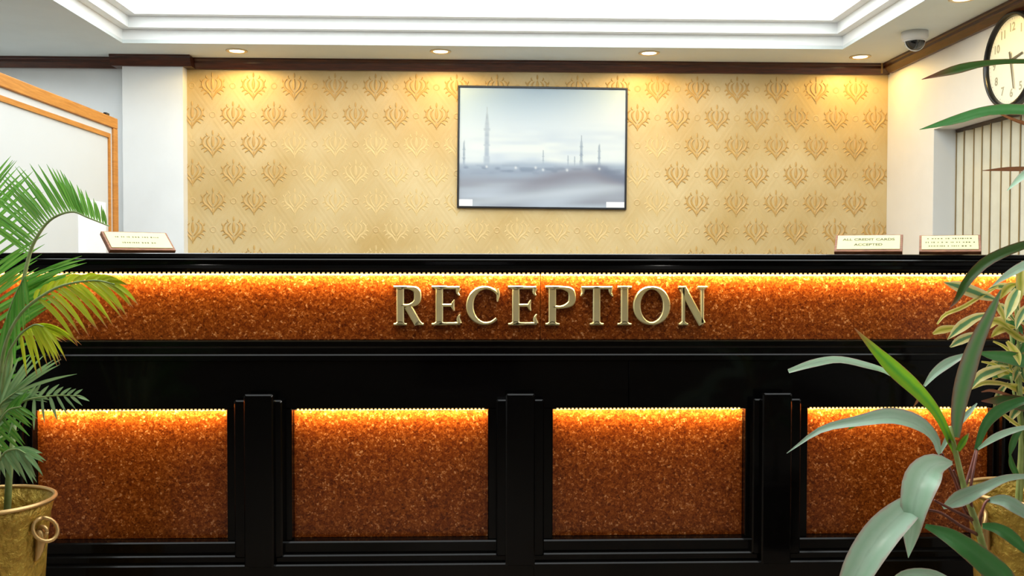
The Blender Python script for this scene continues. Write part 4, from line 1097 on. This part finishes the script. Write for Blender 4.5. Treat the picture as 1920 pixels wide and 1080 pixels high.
for i in range(46):
    hx, hy, hY = rv.choice(hubs)
    a = rv.uniform(0, 2 * math.pi); L = rv.uniform(32, 62); cx_, cy_ = hx + rv.uniform(-6, 14), hy + rv.uniform(-18, 18)
    dx, dy = math.cos(a) * L, math.sin(a) * L * 0.75
    if cx_ + dx < 1838: dx = abs(dx) * 0.5
    pts = [(cx_, cy_), (cx_ + dx * 0.4, cy_ + dy * 0.4 - 6), (cx_ + dx * 0.75, cy_ + dy * 0.75 - 3), (cx_ + dx, cy_ + dy + 5)]
    yo = rv.uniform(-0.02, 0.06)
    px_leaf(var, [(x, y, YV + yo + rv.uniform(-0.01, 0.01)) for x, y in pts], [4, rv.uniform(10, 17), rv.uniform(9, 15), 1], rv.choice(('leaf_variegated', 'leaf_yellow', 'leaf_variegated', 'leaf_green')), 9, cup=0.35, wave=0.0015)

# --- areca palm in the left planter
palm = thing('areca_palm', (pl.x, YPL, pl.z * 0.685), 'feathery green palm growing from the golden planter with the ring handle', 'plant')
px0 = pl.x


def frond(pts, n, A, B, m, width=9.0, r0=0.006, droop=0.3, ydir=0.25, t0=0.12, jit=5, seed=0):
    """pts: rachis (px,py,Y); A and B: leaflets on either side as (angle at base, angle at tip, length at base, middle, tip) in image degrees and pixels"""
    rr = random.Random(seed + len(pts) * 7 + n)
    Pth = smooth_path([U(*p) for p in pts], 40)
    fr = MB().tube(Pth, [r0 * (1 - 0.75 * i / 39) for i in range(40)], 6).build('frond', 'rachis_green', palm, True)
    for side, spec in (('A', A), ('B', B)):
        if not spec: continue
        a0, a1, l0, lm, l1 = spec
        for i in range(n):
            t = t0 + (1 - t0) * (i + (0.0 if side == 'A' else 0.5)) / n
            if t > 0.995: continue
            p = Pth[min(39, int(t * 39))].lerp(Pth[min(39, int(t * 39) + 1)], t * 39 - int(t * 39))
            u = i / max(1, n - 1)
            a = R(a0 + (a1 - a0) * u + rr.uniform(-jit, jit))
            L = ((l0 + (lm - l0) * u * 2) if u < 0.5 else (lm + (l1 - lm) * (u - 0.5) * 2)) * rr.uniform(0.9, 1.08)
            Lm = L * p.y / F_PX
            yd = ydir * (1 if side == 'A' else -1) + rr.uniform(-0.1, 0.1)
            dv = Vector((math.cos(a), yd, math.sin(a)))
            Q = []
            for k in range(7):
                s = k / 6
                Q.append(p + dv * (Lm * s) + Vector((0, 0, -droop * Lm * s * s)))
            wm = width * p.y / F_PX
            prof = [0.35, 0.85, 1.0, 0.95, 0.75, 0.45, 0.04]
            add_leaf(fr, Q, [max(0.0006, wm * q * (0.85 if u > 0.8 else 1)) for q in prof], m, 'leaflet', face=(rr.uniform(-.5, .5), -1, rr.uniform(-.1, .6)), cup=0.5, across=3)
    return fr


YA = YPL
# arching frond against the white board
frond([(-10, 900, YA), (10, 760, YA), (30, 600, YA - .02), (52, 490, YA - .04), (68, 447, YA - .05), (95, 412, YA - .06), (134, 397, YA - .07), (165, 408, YA - .08), (205, 424, YA - .08)], 36,
      (146, 100, 150, 125, 34), None, 'palm_green', 6.5, 0.0065, 0.08, 0.15, 0.40, 3, 1)
# upright frond outside the left edge, leaflets pointing up to the right
frond([(-25, 900, YA + .03), (-30, 740, YA + .04), (-34, 560, YA + .05), (-36, 430, YA + .06), (-30, 350, YA + .06)], 18,
      (34, 58, 130, 150, 80), (150, 120, 100, 100, 70), 'palm_green', 7, 0.006, 0.05, 0.1, 0.45, 4, 2)
# lime frond reaching over the granite band
frond([(-8, 900, YA - .03), (0, 720, YA - .06), (12, 640, YA - .09), (42, 585, YA - .12), (90, 548, YA - .15), (130, 532, YA - .17), (180, 526, YA - .19), (215, 533, YA - .20)], 15,
      (75, 22, 44, 50, 34), (-30, -14, 84, 86, 48), 'palm_lime', 10, 0.006, 0.50, 0.2, 0.50, 6, 3)
# lower lime frond, hanging leaflets
frond([(-12, 900, YA - .04), (8, 700, YA - .08), (30, 638, YA - .10), (62, 610, YA - .12), (82, 612, YA - .13)], 9,
      (20, -5, 66, 70, 64), (-70, -35, 56, 60, 62), 'palm_lime', 8, 0.005, 0.50, 0.2, 0.55, 6, 4)
# green frond up the middle, leaflets rising right
frond([(-14, 900, YA), (-4, 720, YA), (8, 620, YA - .02), (26, 560, YA - .03), (48, 515, YA - .04)], 13,
      (40, 28, 100, 130, 120), (-100, -82, 120, 110, 80), 'palm_green', 9, 0.0055, 0.10, 0.15, 0.45, 6, 5)
# low frond with grey-green leaflets over the black fascia
frond([(-20, 900, YA - .04), (-12, 820, YA - .06), (-2, 766, YA - .08), (12, 748, YA - .09), (30, 735, YA - .1)], 10,
      (88, 28, 100, 110, 115), (30, -5, 70, 80, 70), 'palm_grey', 8, 0.005, 0.14, 0.15, 0.45, 5, 6)
# low frond ending above the first granite panel
frond([(-25, 905, YA - .05), (-10, 830, YA - .07), (10, 780, YA - .09), (45, 752, YA - .11), (100, 742, YA - .12), (150, 742, YA - .13)], 12,
      (70, 42, 40, 36, 20), (-150, -20, 60, 50, 24), 'palm_grey', 7, 0.005, 0.12, 0.15, 0.40, 6, 7)
# lowest frond drooping to the planter rim
frond([(-16, 925, YA - .05), (-6, 880, YA - .08), (8, 850, YA - .11), (30, 842, YA - .13), (48, 850, YA - .15)], 9,
      (15, -10, 40, 50, 40), (-60, -35, 30, 60, 48), 'palm_grey', 10, 0.005, 0.30, 0.15, 0.35, 7, 8)
# two fronds at the very edge filling the left side
frond([(-22, 900, YA + .01), (-26, 780, YA + .01), (-26, 660, YA), (-18, 560, YA - .01), (-6, 500, YA - .01)], 14,
      (25, 46, 90, 110, 90), None, 'palm_green', 8, 0.0055, 0.10, 0.1, 0.30, 7, 10)
frond([(-18, 915, YA - .06), (-14, 850, YA - .08), (-4, 800, YA - .10), (14, 770, YA - .12), (40, 762, YA - .13)], 10,
      (35, 60, 60, 60, 40), (-40, -30, 60, 60, 40), 'palm_green', 8, 0.005, 0.15, 0.1, 0.30, 8, 11)
# spare frond leaning away, out of the picture
frond([(-30, 900, YA + .02), (-70, 740, YA + .05), (-130, 600, YA + .08), (-220, 540, YA + .1)], 12,
      (120, 90, 90, 110, 60), (-120, -100, 90, 110, 60), 'palm_green', 9, 0.006, 0.25, 0.2, 0.40, 6, 9)
for qx, qy in ((-0.03, 0.01), (0.02, -0.02), (0.0, 0.03), (0.035, 0.01)):
    MB().tube([(px0 + qx, YPL + qy, pl.z * 0.68), (px0 + qx * 1.2 + 0.006, YPL + qy, pl.z + 0.05), (px0 + qx * 1.5 + 0.012, YPL + qy, pl.z + 0.20)], [0.010, 0.009, 0.006], 8).build('cane', 'cane_palm', palm, True)
